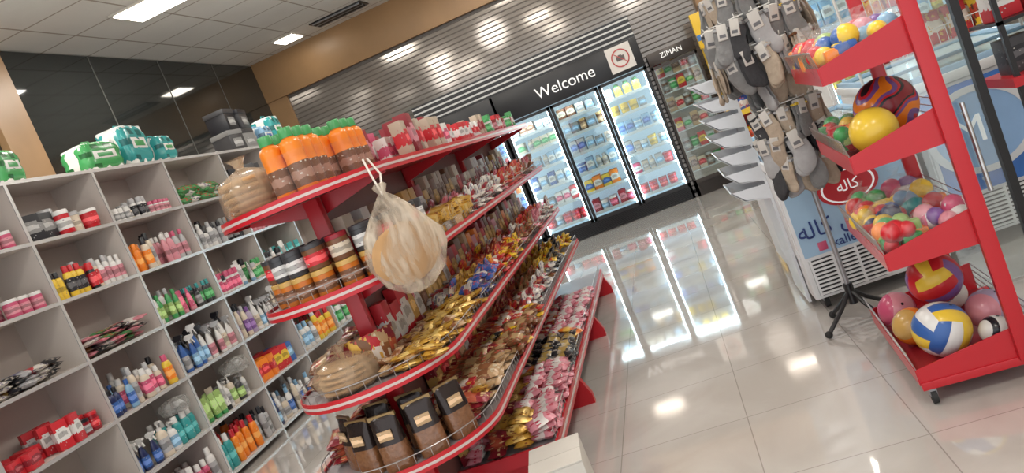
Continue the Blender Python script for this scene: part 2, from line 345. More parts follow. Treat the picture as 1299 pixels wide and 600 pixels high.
def cell(c, r, items, rows=3, gap=.004):
    y = 3.12+YC[c]+.025; yend = 3.12+YC[c+1]-.02; z = ZR[r+1]+.002
    items = list(items); tot = sum(sp[1]*1.04+gap for sp, n in items for _ in range(n)); room = yend-y; fill = R.uniform(.82,.96)
    while tot < room*fill:
        i = R.randrange(len(items)); sp, n = items[i]; items[i] = (sp, n+1); tot += sp[1]*1.04+gap
    slack = max(0, room-tot)/max(1, sum(n for _, n in items))
    for sp, n in items:
        for k in range(n):
            wd = sp[1]*1.04+gap
            if y+wd > yend+.01: break
            for q in range(rows):
                if R.random() < (.2 if q else .04): continue
                s2 = sp
                if R.random() < .3 and sp[0] not in ('carton',): s2 = (R.choice((sp[0], sp[0], 'lotion')) if sp[0] in ('shampoo','deodorant','lotion') else sp[0], sp[1], round(sp[2]*R.choice((.85,1.12,1.25)), 3), R.choice((sp[3], 'white', 'cream')), R.choice(('white','silver','black')), R.choice((sp[5] or 'grey','cream','silver')))
                mk, desc = spec_item(s2); key = ('w',)+s2
                lb = f'{desc}, {ROWN[r]} shelf, {COLN[c]} bay of white shelving'
                put(key, mk, (-3.5-.05-q*.098+R.uniform(-.018,.018), y+wd/2+R.uniform(0, slack*.4), z), R.uniform(-.5,.5), lb, CATN.get(sp[0], 'bottle'), f'{desc}s on the {ROWN[r]} shelf, {COLN[c]} bay')
            y += wd+slack*R.uniform(.2,1.2)
def softpile(c, r, cols, n=12, L=.17, W=.12, T=.035, name='cloth_packet', word='soft packet'):
    y0 = 3.12+YC[c]+.12; y1 = 3.12+YC[c+1]-.12; z = ZR[r+1]
    for k in range(n):
        col = cols[k % len(cols)]; lay = k//6; yy = y0+(y1-y0)*((k % 6)+.5*(lay % 2))/6
        put((name, col, L), mk_packet(name, L, W, T, col, len(col)), (-3.61+R.uniform(-.02,.03), yy, z+.024+lay*.03), (R.uniform(-.1,.1), R.uniform(-.12,.12), R.uniform(-.5,.5)),
            f'{col} {word} in the heap, {ROWN[r]} shelf, {COLN[c]} bay of white shelving', 'packet', f'{col} {word}s on the {ROWN[r]} shelf, {COLN[c]} bay')
cell(0, 0, [(('carton',.1,.12,'red','white',''),3),(('can',.08,.1,'rose','white','pink'),4)])
cell(0, 1, [(('shampoo',.07,.2,'red','white','white'),3),(('can',.08,.1,'rose','white','pink'),4)])
softpile(0, 2, ['silver','white','black'], 18)
cell(0, 3, [(('carton',.11,.09,'red','darkred',''),3),(('carton',.08,.16,'red','white',''),2),(('can',.07,.11,'darkred','red','red'),2)])
softpile(0, 4, ['white','green','black','white'], 18, .2, .13, .04, 'wipes_packet', 'wipes packet')
cell(0, 5, [(('deodorant',.06,.19,'lilac','purple','purple'),9)])
cell(1, 0, [(('carton',.12,.16,'black','grey',''),2),(('can',.1,.15,'red','white','white'),2),(('tub',.12,.12,'red','white','red'),2)])
cell(1, 1, [(('lotion',.055,.17,'yellow','black','yellow'),2),(('lotion',.06,.19,'yellow','red','black'),2),(('deodorant',.05,.17,'black','red','red'),2),(('lotion',.055,.17,'white','white','pink'),4)])
softpile(1, 2, ['pink','black','white','pink','green'], 24, .2, .13, .03)
cell(1, 3, [(('shampoo',.07,.17,'navy','black','blue'),2),(('shampoo',.065,.18,'sky','blue','blue'),1),(('lotion',.07,.19,'cream','white','rose'),4),(('lotion',.07,.2,'yellow','rose','orange'),1)])
cell(1, 4, [(('spray',.07,.2,'navy','white','blue'),2),(('pump',.08,.19,'white','white','sky'),2),(('lotion',.07,.19,'teal','white','teal'),3)])
cell(1, 5, [(('lotion',.075,.2,'darkred','red','red'),4),(('lotion',.075,.2,'rose','white','darkred'),4)])
cell(2, 0, [(('deodorant',.045,.09,'white','white','grey'),4),(('deodorant',.045,.14,'white','silver','black'),3),(('deodorant',.045,.09,'white','rose','pink'),3)], 3)
cell(2, 1, [(('lotion',.07,.2,'orange','orange','orange'),4),(('shampoo',.07,.21,'pink','white','pink'),2),(('shampoo',.07,.21,'silver','rose','pink'),2)])
cell(2, 2, [(('shampoo',.07,.2,'green','green','lime'),3),(('tube',.06,.17,'rose','pink',''),3),(('lotion',.05,.17,'charcoal','teal','green'),2)])
cell(2, 3, [(('spray',.075,.24,'blue','white','sky'),4),(('spray',.075,.24,'white','silver','pink'),3)])
cell(2, 4, [(('tube',.06,.18,'lime','green',''),4),(('pump',.07,.18,'charcoal','grey','lime'),1)])
cell(2, 5, [(('lotion',.075,.25,'teal','white','teal'),2),(('lotion',.075,.24,'orange','red','orange'),3),(('lotion',.065,.22,'silver','black','grey'),3)])
softpile(3, 0, ['green','white','green','green'], 24, .19, .13, .07, 'soap_packet', 'soap packet')
cell(3, 1, [(('lotion',.06,.18,'silver','black','silver'),5),(('deodorant',.05,.2,'black','grey','grey'),3),(('deodorant',.05,.2,'charcoal','orange','black'),2)])
cell(3, 2, [(('deodorant',.05,.17,'white','rose','rose'),3),(('tube',.05,.17,'white','sky',''),4),(('deodorant',.05,.17,'cream','green','green'),3)])
cell(3, 3, [(('shampoo',.07,.22,'lilac','purple','purple'),2),(('spray',.07,.23,'white','silver','sky'),5)])
cell(3, 4, [(('carton',.1,.17,'orange','red',''),2),(('carton',.1,.18,'red','yellow',''),2),(('carton',.1,.17,'blue','sky',''),2)])
cell(3, 5, [(('shampoo',.08,.2,'navy','blue','sky'),3),(('shampoo',.08,.22,'white','sky','blue'),4)])
cell(4, 0, [(('carton',.14,.2,'black','silver',''),2),(('carton',.14,.22,'charcoal','grey',''),2)])
cell(4, 1, [(('lotion',.07,.2,'pink','white','rose'),4),(('lotion',.07,.2,'white','rose','rose'),4)])
cell(4, 2, [(('deodorant',.06,.18,'silver','black','black'),5),(('tube',.06,.18,'teal','white',''),4)])
cell(4, 3, [(('spray',.075,.24,'white','rose','rose'),4),(('spray',.075,.24,'purple','white','lilac'),3)])
cell(4, 4, [(('lotion',.08,.24,'white','sky','sky'),4),(('lotion',.08,.24,'yellow','red','orange'),3)])
softpile(4, 5, ['blue','black','silver','green'], 12)
cell(5, 1, [(('lotion',.08,.22,'sky','white','blue'),7)], 1)
cell(5, 3, [(('spray',.08,.25,'white','blue','sky'),6)], 1)
cell(5, 4, [(('lotion',.08,.24,'white','green','green'),6)], 1)
FILM = filmmat('clear_film', (.6,.6,.58), .35)
for (y, z, sc) in ((5.28, .42, .1), (4.5, .42, .09)):
    t = thing('plastic_bag', 'crumpled clear plastic bag on the fifth shelf ' + ('of the third bay' if y > 5 else 'above the dark red bottles'), 'plastic bag', (-3.56, y, z+.2))
    MB().lathe([(0,0),(.9*sc,.0),(1.1*sc,.5*sc),(.9*sc,.9*sc),(.3*sc,1.1*sc)], FILM, 22, 1, 1.1, wob=.12, seed=3).build('film', t)

# on top of the shelving: toilet roll packs, boxes
PAPER = M('tissue_paper', (.75,.75,.73), .8)
def roll_pack(y, rz, nx, ny, nz, c, label, h=.1):
    t = thing('toilet_roll_pack', label, 'toilet paper', (-3.66, y, 2.302), rz)
    b = MB(); r = .055
    for i in range(nx):
        for j in range(ny):
            for k in range(nz):
                b.lathe([(.018,.002),(r*.96,.0),(r,.012),(r,h-.012),(r*.96,h),(.018,h-.002)], PAPER, 16, c=((i-(nx-1)/2)*2*r, (j-(ny-1)/2)*2*r, k*h))
    b.build('paper_rolls', t)
    hx, hy = nx*r+.004, ny*r+.004
    tb = bmesh.new(); bmesh.ops.create_cube(tb, size=1); bmesh.ops.subdivide_edges(tb, edges=tb.edges[:], cuts=7, use_grid_fill=True)
    for v in tb.verts:
        q = v.co*2; n_ = max(1, (abs(q.x)**6+abs(q.y)**6+abs(q.z)**6)**(1/6)); q = q/n_
        w_ = 1+.025*math.sin(q.z*9+q.y*7+y)+.02*math.sin(q.x*11-q.z*8)
        v.co = Vector((q.x*hx*w_*1.03, q.y*hy*w_*1.03, (q.z*.5+.5)*(nz*h+.012)))
    MB().merge(tb, pattern('pack_print_'+c, C[c], C['white'], tuple(x*.4 for x in C[c]), .22, scale=.6, bw=.16, bump=.3)).build('printed_wrap', t, ang=1.3)
    MB().box(-hx-.002, -hy*.6, nz*h*.4, hx+.006, hy*.6, nz*h*.68, PL('white'), .002).box(-hx-.003, -hy*.4, nz*h*.46, hx+.008, hy*.4, nz*h*.6, PL('green' if c != 'sky' else 'blue'), .002).build('brand_panel', t)
    MB().tube([(0, -.05, nz*h), (0, -.03, nz*h+.035), (0, .03, nz*h+.035), (0, .05, nz*h)], .006, PL(c)).build('carry_handle', t)
roll_pack(4.08, .2, 2, 2, 2, 'green', 'green wrapped toilet roll pack at the near end of the shelving top')
roll_pack(4.93, -.1, 2, 3, 2, 'green', 'second green toilet roll pack, on the shelving above the small jars')
roll_pack(5.32, .15, 2, 3, 3, 'teal', 'tall teal wrapped toilet roll pack with carry handle')
roll_pack(5.66, .1, 2, 2, 2, 'teal', 'low teal toilet roll pack just beyond the tall teal pack')
for k, (y, z, h, c, c2) in enumerate(((6.78, 2.302, .2, 'charcoal', 'grey'), (7.0, 2.302, .2, 'grey', 'charcoal'), (6.8, 2.503, .2, 'black', 'charcoal'), (7.03, 2.503, .19, 'charcoal', 'black'))):
    t = thing('storage_box', ['dark box at the near bottom of the stack', 'grey box at the far bottom of the stack', 'black box on top of the near stack', 'charcoal box on top of the far stack'][k] + ' atop the wall shelving', 'box', (-3.66, y, z), .1*(k-1.5))
    MB().box(-.1, -.1, 0, .1, .1, h*.8, M('box_'+c, C[c], .35), .006).build('body', t)
    MB().box(-.104, -.104, h*.78, .104, .104, h, M('box_'+c2, C[c2], .35), .005).build('lid', t)
    MB().box(.1, -.06, h*.2, .102, .06, h*.6, LM('grey')).build('printed_label', t)
roll_pack(7.36, 0, 2, 2, 2, 'sky', 'blue and white tissue pack beside the black boxes')
roll_pack(7.62, 0, 2, 2, 3, 'teal', 'farthest teal tissue pack on top of the shelving')

# ------------------------------------------------------------------ gondola
GD = M('gondola_deck', (.36,.33,.34), .35, .3); WIRE = M('zinc_wire', (.5,.48,.48), .3, .8); PRICE = M('price_rail', (.62,.5,.48), .25)
g = thing('gondola_shelving', 'red metal five-tier gondola with rounded end standing in the aisle', 'shelving', (0,0,0))
SH = [(1.52,-.97,-1.63),(1.16,-.98,-1.61),(.8,-.98,-1.63),(.5,-.93,-1.67)]
Y0, Y1 = 2.8, 6.3
def outline(xr, xl, inset=0):
    cx, r = (xr+xl)/2, (xr-xl)/2-inset; pts = [(cx+r, Y1)]
    for k in range(19):
        a = -PI*k/18; pts.append((cx+r*math.cos(a), Y0+r*math.sin(a)*.98))
    pts.append((cx-r, Y1)); return pts
for i, (z, xr, xl) in enumerate(SH):
    o = outline(xr, xl); s_ = MB().prism(o, 'z', z-.016, z, GD if i else REDD).build('shelf', g)
    MB().strip(o[::-1], z-.026, z+.012, -.006, RED).build('edge_rail', s_)
    MB().strip([(p[0], p[1]) for p in outline(xr, xl, -.006)][::-1], z-.012, z-.002, -.002, PRICE).build('price_strip', s_)
    for yy in (2.85, 3.9, 5.1, 6.25):
        for sg_, xe in ((1, xr), (-1, xl)):
            MB().prism([(-1.3+.02*sg_, z-.018), (xe-.03*sg_, z-.018), (xe-.03*sg_, z-.03), (-1.3+.02*sg_, z-.09)], 'y', yy-.006, yy+.006, RED).build('bracket', s_)
    if i in (1, 2, 3):
        oi = outline(xr, xl, .004); b = MB(); h = .045
        path = []
        for p, q in zip(oi, oi[1:]):
            n = max(1, int((Vector(q)-Vector(p)).length/.05))
            for k in range(n): path.append((p[0]+(q[0]-p[0])*k/n, p[1]+(q[1]-p[1])*k/n))
        for p in path: b.cyl((*p, z), (*p, z+h), .0014, WIRE, n=4)
        b.tube([(*p, z+h) for p in oi], .0022, WIRE, 5); b.build('wire_rail', s_)
base = MB().box(-1.74, 3.05, .17, -.85, Y1, .2, GD, .002).build('base_deck', g)
MB().box(-.85, 3.04, .15, -.838, Y1+.01, .21, RED).box(-1.75, 3.038, .15, -.84, 3.05, .21, RED).build('edge_rail', base)
MB().box(-.8385, 3.05, .172, -.8365, Y1, .188, PRICE).build('price_strip', base)
MB().box(-1.6, 3.1, .02, -1.0, Y1-.05, .165, M('gondola_plinth', (.5,.48,.46), .4)).build('plinth', base)
b = MB()
for k in range(58): b.cyl((-.846, 3.08+k*.055, .2), (-.846, 3.08+k*.055, .255), .0016, WIRE, n=4)
b.tube([(-.846, 3.05, .255), (-.846, Y1, .255)], .0025, WIRE); b.build('wire_rail', base)
for yy in (2.8, 3.95, 5.12, 6.28):
    MB().box(-1.33, yy-.02, 0, -1.27, yy+.02, 1.66 if yy > 3 else 1.5, RED, .003).build('post', g)
    if yy > 3: MB().prism([(-1.78, .0), (-.81, .0), (-.81, .05), (-.85, .16), (-1.75, .16), (-1.78, .05)], 'y', yy-.02, yy+.02, RED).build('foot', g)
MB().prism([(-1.78, .0), (-.81, .0), (-.81, .05), (-.85, .15), (-1.75, .15), (-1.78, .05)], 'y', 3.06, 3.095, RED).build('foot', g)
b = MB(); b.box(-1.302, 2.83, .2, -1.298, 6.26, 1.5, M('gondola_back_panel', (.22,.1,.09), .5)); b.build('back_panel', g)
MB().prism([(p[0], p[1]) for p in outline(-.95, -1.65)][1:-1] , 'z', .12, .14, GD).build('round_base_deck', g)

SN = {1.16:'second', .8:'third', .5:'fourth', .2:'lowest', 1.52:'top'}
def where(y): return 'near the rounded end' if y < 3.7 else ('midway along' if y < 4.9 else 'at the far end')
def pile(y0, y1, xs, z, step, layers, choices, kind='snack_packet', dims=(.14,.1,.034), word=None, stand=0, box=False, wild=.12):
    L, W, T = dims; y = y0; word = word or kind.replace('_', ' '); run = {}
    while y < y1:
        place_ = where(y)
        for x in xs:
            if R.random() < .22 or x not in run: run[x] = (R.choice(choices), R.randrange(3))      # each lane holds one product for a while
            for k in range(layers):
                c, sd = run[x] if R.random() > .12 else (R.choice(choices), 0); key = (kind, c, L, W, sd)
                mk = mk_candybox(L, W, T, c) if box else mk_packet(kind, L, W, T, c, sd)
                rz_ = R.uniform(0, 3.1) if R.random() < wild else R.choice((0, 0, 1.57))+R.uniform(-.22,.22)
                if stand and R.random() < stand: rot = (R.uniform(-.12,.12), -1.1+R.uniform(-.2,.2), R.uniform(-.2,.2)); zz = z+L*.48+k*.02
                else: rot = (R.uniform(-.1,.1)*(k+1), R.uniform(-.1,.1)*(k+1), rz_); zz = z+T*.55+.006+k*T*.85
                put(key, mk, (x+R.uniform(-.014,.014), y+R.uniform(-.02,.02), zz), rot,
                    f'{c} {word} {place_} of the {SN[z]} gondola shelf', 'packet' if not box else 'box', f'{c} {word}s {place_} of the {SN[z]} gondola shelf', R.uniform(.85,1.08))
        y += step
def backrow(y0, y1, z, hs, choices, x=-1.262):
    y = y0
    while y < y1:
        c1, c2 = R.choice(choices); w = R.choice((.075,.09,.1)); h = R.choice(hs)
        put(('bc', c1, c2, w, h), mk_carton(.05, w, h, c1, c2, 'biscuit_box'), (x, y+w/2, z+.001), R.uniform(-.05,.05), f'{c1} and {c2} biscuit box {where(y)} at the back of {SN[z]} gondola shelf', 'biscuit box', f'{c1} and {c2} biscuit boxes at the back {where(y)} of the {SN[z]} gondola shelf')
        y += w+.006
XU = (-1.2, -1.115, -1.03)
SD = (.11,.075,.028)
backrow(2.86, 6.2, .8, (.2,.23,.25), [('tan','brown'),('darkred','gold'),('red','white'),('brown','gold'),('orange','red'),('pink','white')])
backrow(2.86, 6.2, 1.16, (.2,.24,.27), [('cream','red'),('brown','gold'),('white','darkred'),('gold','brown'),('darkred','white'),('beige','brown')])
backrow(3.1, 6.2, .5, (.18,.2,.22), [('red','white'),('darkred','gold'),('brown','tan'),('yellow','red')])
pile(2.62, 3.35, (-1.19,-1.11,-1.03), .8, .058, 3, ['gold','gold','gold','tan'], 'wafer_bar', (.115,.045,.022), wild=.5)
pile(3.35, 3.8, XU, .8, .08, 4, ['blue','white','black','gold','brown'], 'snack_packet', SD, stand=.2)
pile(3.8, 4.6, XU, .8, .08, 4, ['orange','red','orange','darkred','yellow'], 'snack_packet', SD, stand=.3)
pile(4.6, 6.2, XU, .8, .095, 3, ['pink','white','red','darkred','white','brown'], 'snack_packet', SD, stand=.4)
XD = (-1.19,-1.105,-1.02,-.965)
pile(2.75, 3.4, XD[:3], .5, .085, 3, ['tan','brown','tan','darkred','gold'], 'biscuit_packet', (.135,.08,.034))
pile(3.4, 4.1, XD, .5, .08, 3, ['yellow','red','darkred','black','gold','brown'], 'biscuit_packet', (.12,.075,.03))
pile(4.1, 5.1, XD[:3], .5, .09, 3, ['red','darkred','white','brown','black'], 'biscuit_packet', (.12,.075,.03), stand=.3)
pile(5.1, 6.2, XD[:3], .5, .1, 3, ['yellow','yellow','gold','black'], 'biscuit_packet', (.12,.075,.03), stand=.4)
XB = (-1.2,-1.1,-1.0,-.9)
pile(3.12, 3.9, XB, .2, .085, 3, ['pink','white','red','pink','darkred','gold'], 'cake_packet', (.125,.085,.036))
pile(3.9, 4.5, XB, .2, .09, 3, ['black','yellow','darkred','black','orange'], 'cake_packet', (.125,.085,.034))
pile(4.5, 5.5, XB[1:], .2, .1, 2, ['red','pink','red','white'], 'cake_packet', (.125,.085,.034))
backrow(3.1, 5.6, .2, (.16,.2), [('red','white'),('darkred','gold'),('pink','rose')])
pile(3.15, 3.8, XU, 1.16, .1, 3, ['gold','brown','tan','white'], 'sweet_box', (.1,.08,.035), 'sweet box', box=True)
pile(3.8, 6.2, XU, 1.16, .085, 3, ['red','white','darkred','pink','brown','red'], 'tea_sachet', (.11,.08,.026), 'sachet', stand=.6)
pile(2.75, 3.5, (-1.5,-1.4), .8, .1, 4, ['brown','tan','darkred','gold'], 'far_side_packet', (.14,.1,.034), 'packet behind the post')
pile(2.75, 3.5, (-1.55,-1.42), .5, .1, 4, ['black','darkred','brown'], 'far_side_packet', (.14,.1,.034), 'packet behind the post')
for k in range(9):
    a = -PI*.1-k*PI*.1; c = ('darkred','tan','red','brown','gold')[k % 5]
    put(('up', c), mk_packet('wafer_packet', .16, .075, .03, c, 1), (-1.3+.1*math.cos(a), 2.76+.1*math.sin(a), .885), (0, -1.4, a), f'{c} upright wafer packet leaning on the end post, third gondola shelf', 'packet', f'{c} wafer packets leaning on the end post')

# jars on the rounded end of the second shelf, two layers
for lay in range(2):
    for (x, y) in [(-1.545,2.8),(-1.505,2.715),(-1.44,2.65),(-1.36,2.605),(-1.27,2.585),(-1.18,2.61),(-1.105,2.66),(-1.052,2.73),(-1.03,2.815),(-1.03,2.9),(-1.03,2.985),(-1.03,3.07),(-1.45,2.79),(-1.36,2.71),(-1.24,2.71),(-1.135,2.76),(-1.13,2.85),(-1.13,2.935),(-1.13,3.03),(-1.5,2.92),(-1.4,2.92)]:
        if lay == 1 and R.random() < .08: continue
        if lay == 0: a_ = ('amber', 'gold', 'brown')
        else: a_ = R.choice([('brown', 'darkred', 'cream'), ('charcoal', 'charcoal', 'white'), ('brown', 'charcoal', 'red')])
        put(('jar',)+a_, mk_bottle('can', .08, .095, a_[0], a_[1], a_[2], 'jar'), (x, y, 1.162+lay*.097), R.uniform(0, 6),
            f'{a_[0]} jar with {a_[2]} label and {a_[1]} lid, {"lower" if lay == 0 else "upper"} layer on second gondola shelf', 'jar', f'{a_[0]} jars with {a_[2]} labels on the rounded second shelf')
# coffee bags on the fourth shelf end
FOIL = M('black_foil', (.03,.02,.018), .22, .3, .3, 12, bump=.6); BEAN = M('coffee_in_clear_film', (.2,.085,.035), .2, 0, .45, 60, bump=.5, coat=.6)
def mk_coffee():
    o = empty('coffee_bag')
    def ring(t, g_=0):
        dx, dy = (.042*(1-t**2.2)+.003)+g_, .06*(1-.08*t)+g_; return [(dx*math.copysign(abs(math.cos(a))**.6, math.cos(a)), dy*math.copysign(abs(math.sin(a))**.6, math.sin(a)), .22*t) for a in [2*PI*k/16 for k in range(16)]]
    def skin(ts, m, name, cap0, cap1, g_=0):
        tb = bmesh.new(); rings = [[tb.verts.new(p) for p in ring(t, g_)] for t in ts]
        for A, B in zip(rings, rings[1:]):
            for k in range(16): tb.faces.new((A[k], A[(k+1) % 16], B[(k+1) % 16], B[k]))
        if cap0: tb.faces.new(rings[0][::-1])
        if cap1: tb.faces.new(rings[-1])
        MB().merge(tb, m).build(name, o, ang=1.2)
    skin((0, .08, .25, .42, .5), BEAN, 'clear_lower_half', True, False); skin((.48, .6, .8, .92, 1), FOIL, 'printed_upper_half', False, True, .0006)
    MB().box(-.006, -.058, .205, .006, .058, .222, M('gold_seal', (.3,.2,.09), .3, .6)).build('seal', o)
    MB().box(.03, -.03, .125, .0365, .03, .165, LM('tan'), .001).build('printed_label', o); return o
for k, (x, y, rz) in enumerate([(-1.47,2.66,-2.3),(-1.37,2.55,-1.9),(-1.25,2.51,-1.6),(-1.13,2.56,-1.2),(-1.04,2.65,-.8),(-1.35,2.7,-1.7),(-1.2,2.68,-1.5)]):
    put('coffee', mk_coffee, (x, y, .502), rz, 'brown and black coffee bag standing on the rounded end of the fourth shelf', 'coffee bag', 'coffee bags on the rounded shelf end', .92)
for k in range(12):
    put(('sb', k % 2), mk_candybox(.1,.07,.05, 'red' if k % 2 else 'darkred'), (-1.22+.075*(k % 3), 2.83+.09*(k//3 % 2), .53+.052*(k//6) ), R.uniform(-.1,.1),
        ('bright' if k % 2 else 'dark')+' red sweet box stacked behind the coffee bags', 'box', ('bright' if k % 2 else 'dark')+' red sweet boxes behind the coffee bags')

# flatbreads in plastic bags
BREAD = M('flatbread_crust', (.5,.29,.13), .8, 0, .3, 14, bump=.3); BAGF = filmmat('bread_bag_film', (.56,.42,.28), .42, .15, (1,1,.6), .16, 9)
def bread_bag(name, label, loc, rot, r, h):
    t = thing(name, label, 'bread bag', loc); t.rotation_euler = rot
    n = 5
    for k in range(n):
        b = MB(); rr = r*.92*(1-.07*abs(k-n/2)/n); th = h*.17; z = h*.04+k*th*1.02
        b.lathe([(0,z+.002),(rr*.8,z),(rr*.97,z+th*.25),(rr,z+th*.5),(rr*.97,z+th*.75),(rr*.8,z+th),(0,z+th*.95)], BREAD, 26, 1, 1, c=(R.uniform(-.006,.006), R.uniform(-.006,.006), 0), wob=.025, seed=k); b.build('flatbread', t)
    pr = [(0,0),(r*.85,.0),(r*1.04,h*.2),(r*1.07,h*.6),(r*.9,h*.92),(r*.5,h*1.06),(r*.14,h*1.16),(r*.2,h*1.3),(r*.34,h*1.42)]
    MB().lathe(pr, BAGF, 30, 1, 1, wob=.05, seed=5).build('bag_film', t, ang=1.2); return t
bread_bag('bread_bag', 'bag of round flatbread lying on the near end of the top shelf', (-1.45, 2.68, 1.524), (0,0,0), .108, .15)
bread_bag('bread_bag', 'bag of brown flatbread lying on the rounded end of the third shelf', (-1.36, 2.62, .804), (.0,.04,1), .115, .12)
hb = thing('hanging_bread_bag', 'knotted plastic bag of flatbread hanging from the top shelf rail', 'bread bag', (-.945, 2.575, 1.235))
for k in range(5):
    d = MB(); d.lathe([(0,-.005),(.095,-.005),(.105,0),(.095,.005),(0,.005)], BREAD, 24, wob=.03, seed=k)
    o = d.build('flatbread', hb); o.rotation_euler = (PI/2+.12, .1*(k-2), .6); o.location = ((k-2)*.006, (k-2)*.012, -.035)
HBF = filmmat('hanging_bag_film', (.64,.54,.42), .42, .2, (1,1,.22), .34, 24)
b = MB(); b.lathe([(0,-.18),(.045,-.17),(.1,-.125),(.13,-.05),(.128,0),(.105,.06),(.07,.115),(.035,.16),(.012,.185),(.025,.21),(.015,.22)], HBF, 40, 1.1, .36, wob=.05, seed=9)
o = b.build('bag_film', hb, ang=1.2); o.rotation_euler = (0,0,.45)
HM = M('bag_handle_film', (.7,.66,.6), .3)
MB().tube([(0,0,.18), (-.03,.05,.26), (-.055,.105,.32)], .004, HM).tube([(0,0,.18), (-.01,.09,.25), (-.05,.135,.32)], .004, HM).build('handle', hb)

# top shelf goods
for p_, (cx, cy) in enumerate(((-1.235, 2.68), (-1.2, 3.0))):
    for i in range(2):
        for j in range(3):
            put('juice', mk_bottle('juice', .078, .235, 'orange', 'green', 'brown'), (cx+(i-.5)*.082, cy+(j-1)*.081+(.04 if p_ else 0), 1.522), R.uniform(-.2,.2)+PI,
                'orange juice bottle with green cap in the ' + ('nearer' if p_ == 0 else 'farther') + ' pack on the top shelf', 'bottle', ('nearer' if p_ == 0 else 'farther') + ' pack of orange juice bottles')
    t = thing('pack_film', 'clear shrink film around the ' + ('nearer' if p_ == 0 else 'farther') + ' cluster of orange bottles', 'shrink film', (cx, cy+(.04 if p_ else 0), 1.523))
    hy, hx = .125, .085
    MB().prism([(-.06,-hy),(.06,-hy),(hx,-hy+.025),(hx,hy-.025),(.06,hy),(-.06,hy),(-hx,hy-.025),(-hx,-hy+.025)], 'z', 0, .15, filmmat('shrink_film', (.8,.8,.8), .03, .08, (1,1,.3), .03, 20)).build('film', t)
y = 3.3
while y < 6.2:
    for x in (-1.5, -1.39, -1.22, -1.12, -1.03):
        if R.random() < .08: continue
        if y < 4.0: sp = R.choice([('carton',.09,.15,'pink','white',''),('carton',.09,.12,'white','rose',''),('carton',.09,.17,'rose','white',''),('carton',.1,.19,'darkred','pink',''),('carton',.09,.16,'beige','red','')])
        elif y < 5.0: sp = R.choice([('carton',.09,.11,'red','white',''),('tub',.08,.09,'white','red','rose'),('carton',.09,.1,'white','red',''),('carton',.07,.14,'beige','darkred','')])
        else: sp = R.choice([('carton',.09,.12,'red','white',''),('tub',.08,.1,'white','green','green'),('carton',.09,.09,'darkred','pink',''),('carton',.08,.13,'green','white','')])
        mk, desc = spec_item(sp, 'tea_box'); wh = 'near the juice' if y < 4 else ('midway along' if y < 5 else 'toward the coolers')
        put(('tea',)+sp, mk, (x, y, 1.522), R.uniform(-.15,.15), f'{desc} {wh} on the top shelf of the red gondola', 'tea box' if sp[0] == 'carton' else 'tub', f'{desc}s {wh} on the top shelf')
    y += .11

# white carton on the floor
t = thing('cardboard_box', 'white open cardboard box on the floor at the gondola corner', 'box', (-.77, 2.68, 0), .15)
CB = M('white_cardboard', (.6,.57,.52), .7)
MB().box(-.1,-.13,0,.1,.13,.3, CB, .003).build('box_body', t)
MB().box(-.1,-.002,.3,.1,.13,.304, CB).build('flap', t)
MB().box(-.1,-.13,.301,.1,-.01,.306, CB).build('flap', t)

# ------------------------------------------------------------------ coolers at the back
INW = M('glowing_cooler_interior', (.55,.62,.66), .4, 0, .03, 3, emis=.4, ecol=(.6,.85,1)); LED = M('led_strip', (1,1,1), .4, 0, .01, 3, emis=14, ecol=(.78,.92,1))  # liner emits a faint glow of its own to look lit
WTX = M('white_lettering', (.85,.85,.85), .5, emis=.3); CSH = M('cooler_shelf_wire', (.6,.65,.68), .3)
def cooler(name, label, x0, x1, nd, zdoor, ztop, yf=9.6, depth=.55, inner=INW, frame=BLK, fr=.035):
    t = thing(name, label, 'refrigerator', (x0, yf, 0)); W = x1-x0; dw = W/nd
    MB().box(0, .03, 0, .03, depth, ztop, frame).box(W-.03, .03, 0, W, depth, ztop, frame).box(0, .03, zdoor+.02, W, depth, ztop, frame).box(0, .03, 0, W, depth, .16, frame).box(0, depth-.02, 0, W, depth, ztop, frame).build('cabinet', t)
    MB().box(.03, depth-.05, .16, W-.03, depth-.03, zdoor+.02, inner).box(.03,.05,.16,.04,depth-.05,zdoor, inner).box(W-.04,.05,.16,W-.03,depth-.05,zdoor, inner).box(.03,.05,.16,W-.03,depth-.05,.175, inner).build('liner', t)
    MB().box(0, -.02, zdoor+.01, W, .03, ztop, frame, .004).build('header', t)
    b = MB()
    for k in range(9): b.box(.04, .0, .02+k*.014, W-.04, .028, .028+k*.014, frame)
    b.build('base_grille', t)
    for i in range(nd):
        xa = i*dw+.004; xb = (i+1)*dw-.004
        d = MB().box(xa, 0, .16, xa+fr, .03, zdoor, frame).box(xb-fr, 0, .16, xb, .03, zdoor, frame).box(xa, 0, .16, xb, .03, .2, frame).box(xa, 0, zdoor-.035, xb, .03, zdoor, frame).build('door', t)
        MB().box(xa+fr, .012, .2, xb-fr, .018, zdoor-.035, GLASS).build('glass_pane', d)
        MB().box(xa+.006, -.04, .7, xa+.022, -.0, 1.25, frame, .004).build('handle', d)
        if inner is INW:
            MB().box(xb-fr-.016, .035, .2, xb-fr-.004, .05, zdoor-.05, LED).build('led_tube', d)
            if not (nd == 3 and i == 1): MB().box(xa+fr, .035, .2, xa+fr+.01, .05, zdoor-.05, LED).build('led_tube', d)
    return t, dw
BIG, dw = cooler('beverage_cooler', 'large black three-door glass cooler with Welcome header', -1.75, .1, 3, 1.67, 2.04)
text('Welcome', .19, WTX, BIG, (.9, -.025, 1.85))
st = thing('striped_pelmet', 'black and white striped panel along the top of the coolers', 'panel', (-2.75, 9.66, 2.043))
MB().box(0, 0, 0, 2.85, .04, .26, BLK).build('board', st)
b = MB(); STW = M('pelmet_white', (.6,.6,.6), .5)
for k in range(4): b.box(0, -.004, .03+k*.062, 2.85, .0, .05+k*.062, STW)
b.build('white_stripe', st)
sg = thing('prohibition_sign', 'square white no-photography sign with red ring on the cooler header', 'sign', (-.14, 9.572, 1.87))
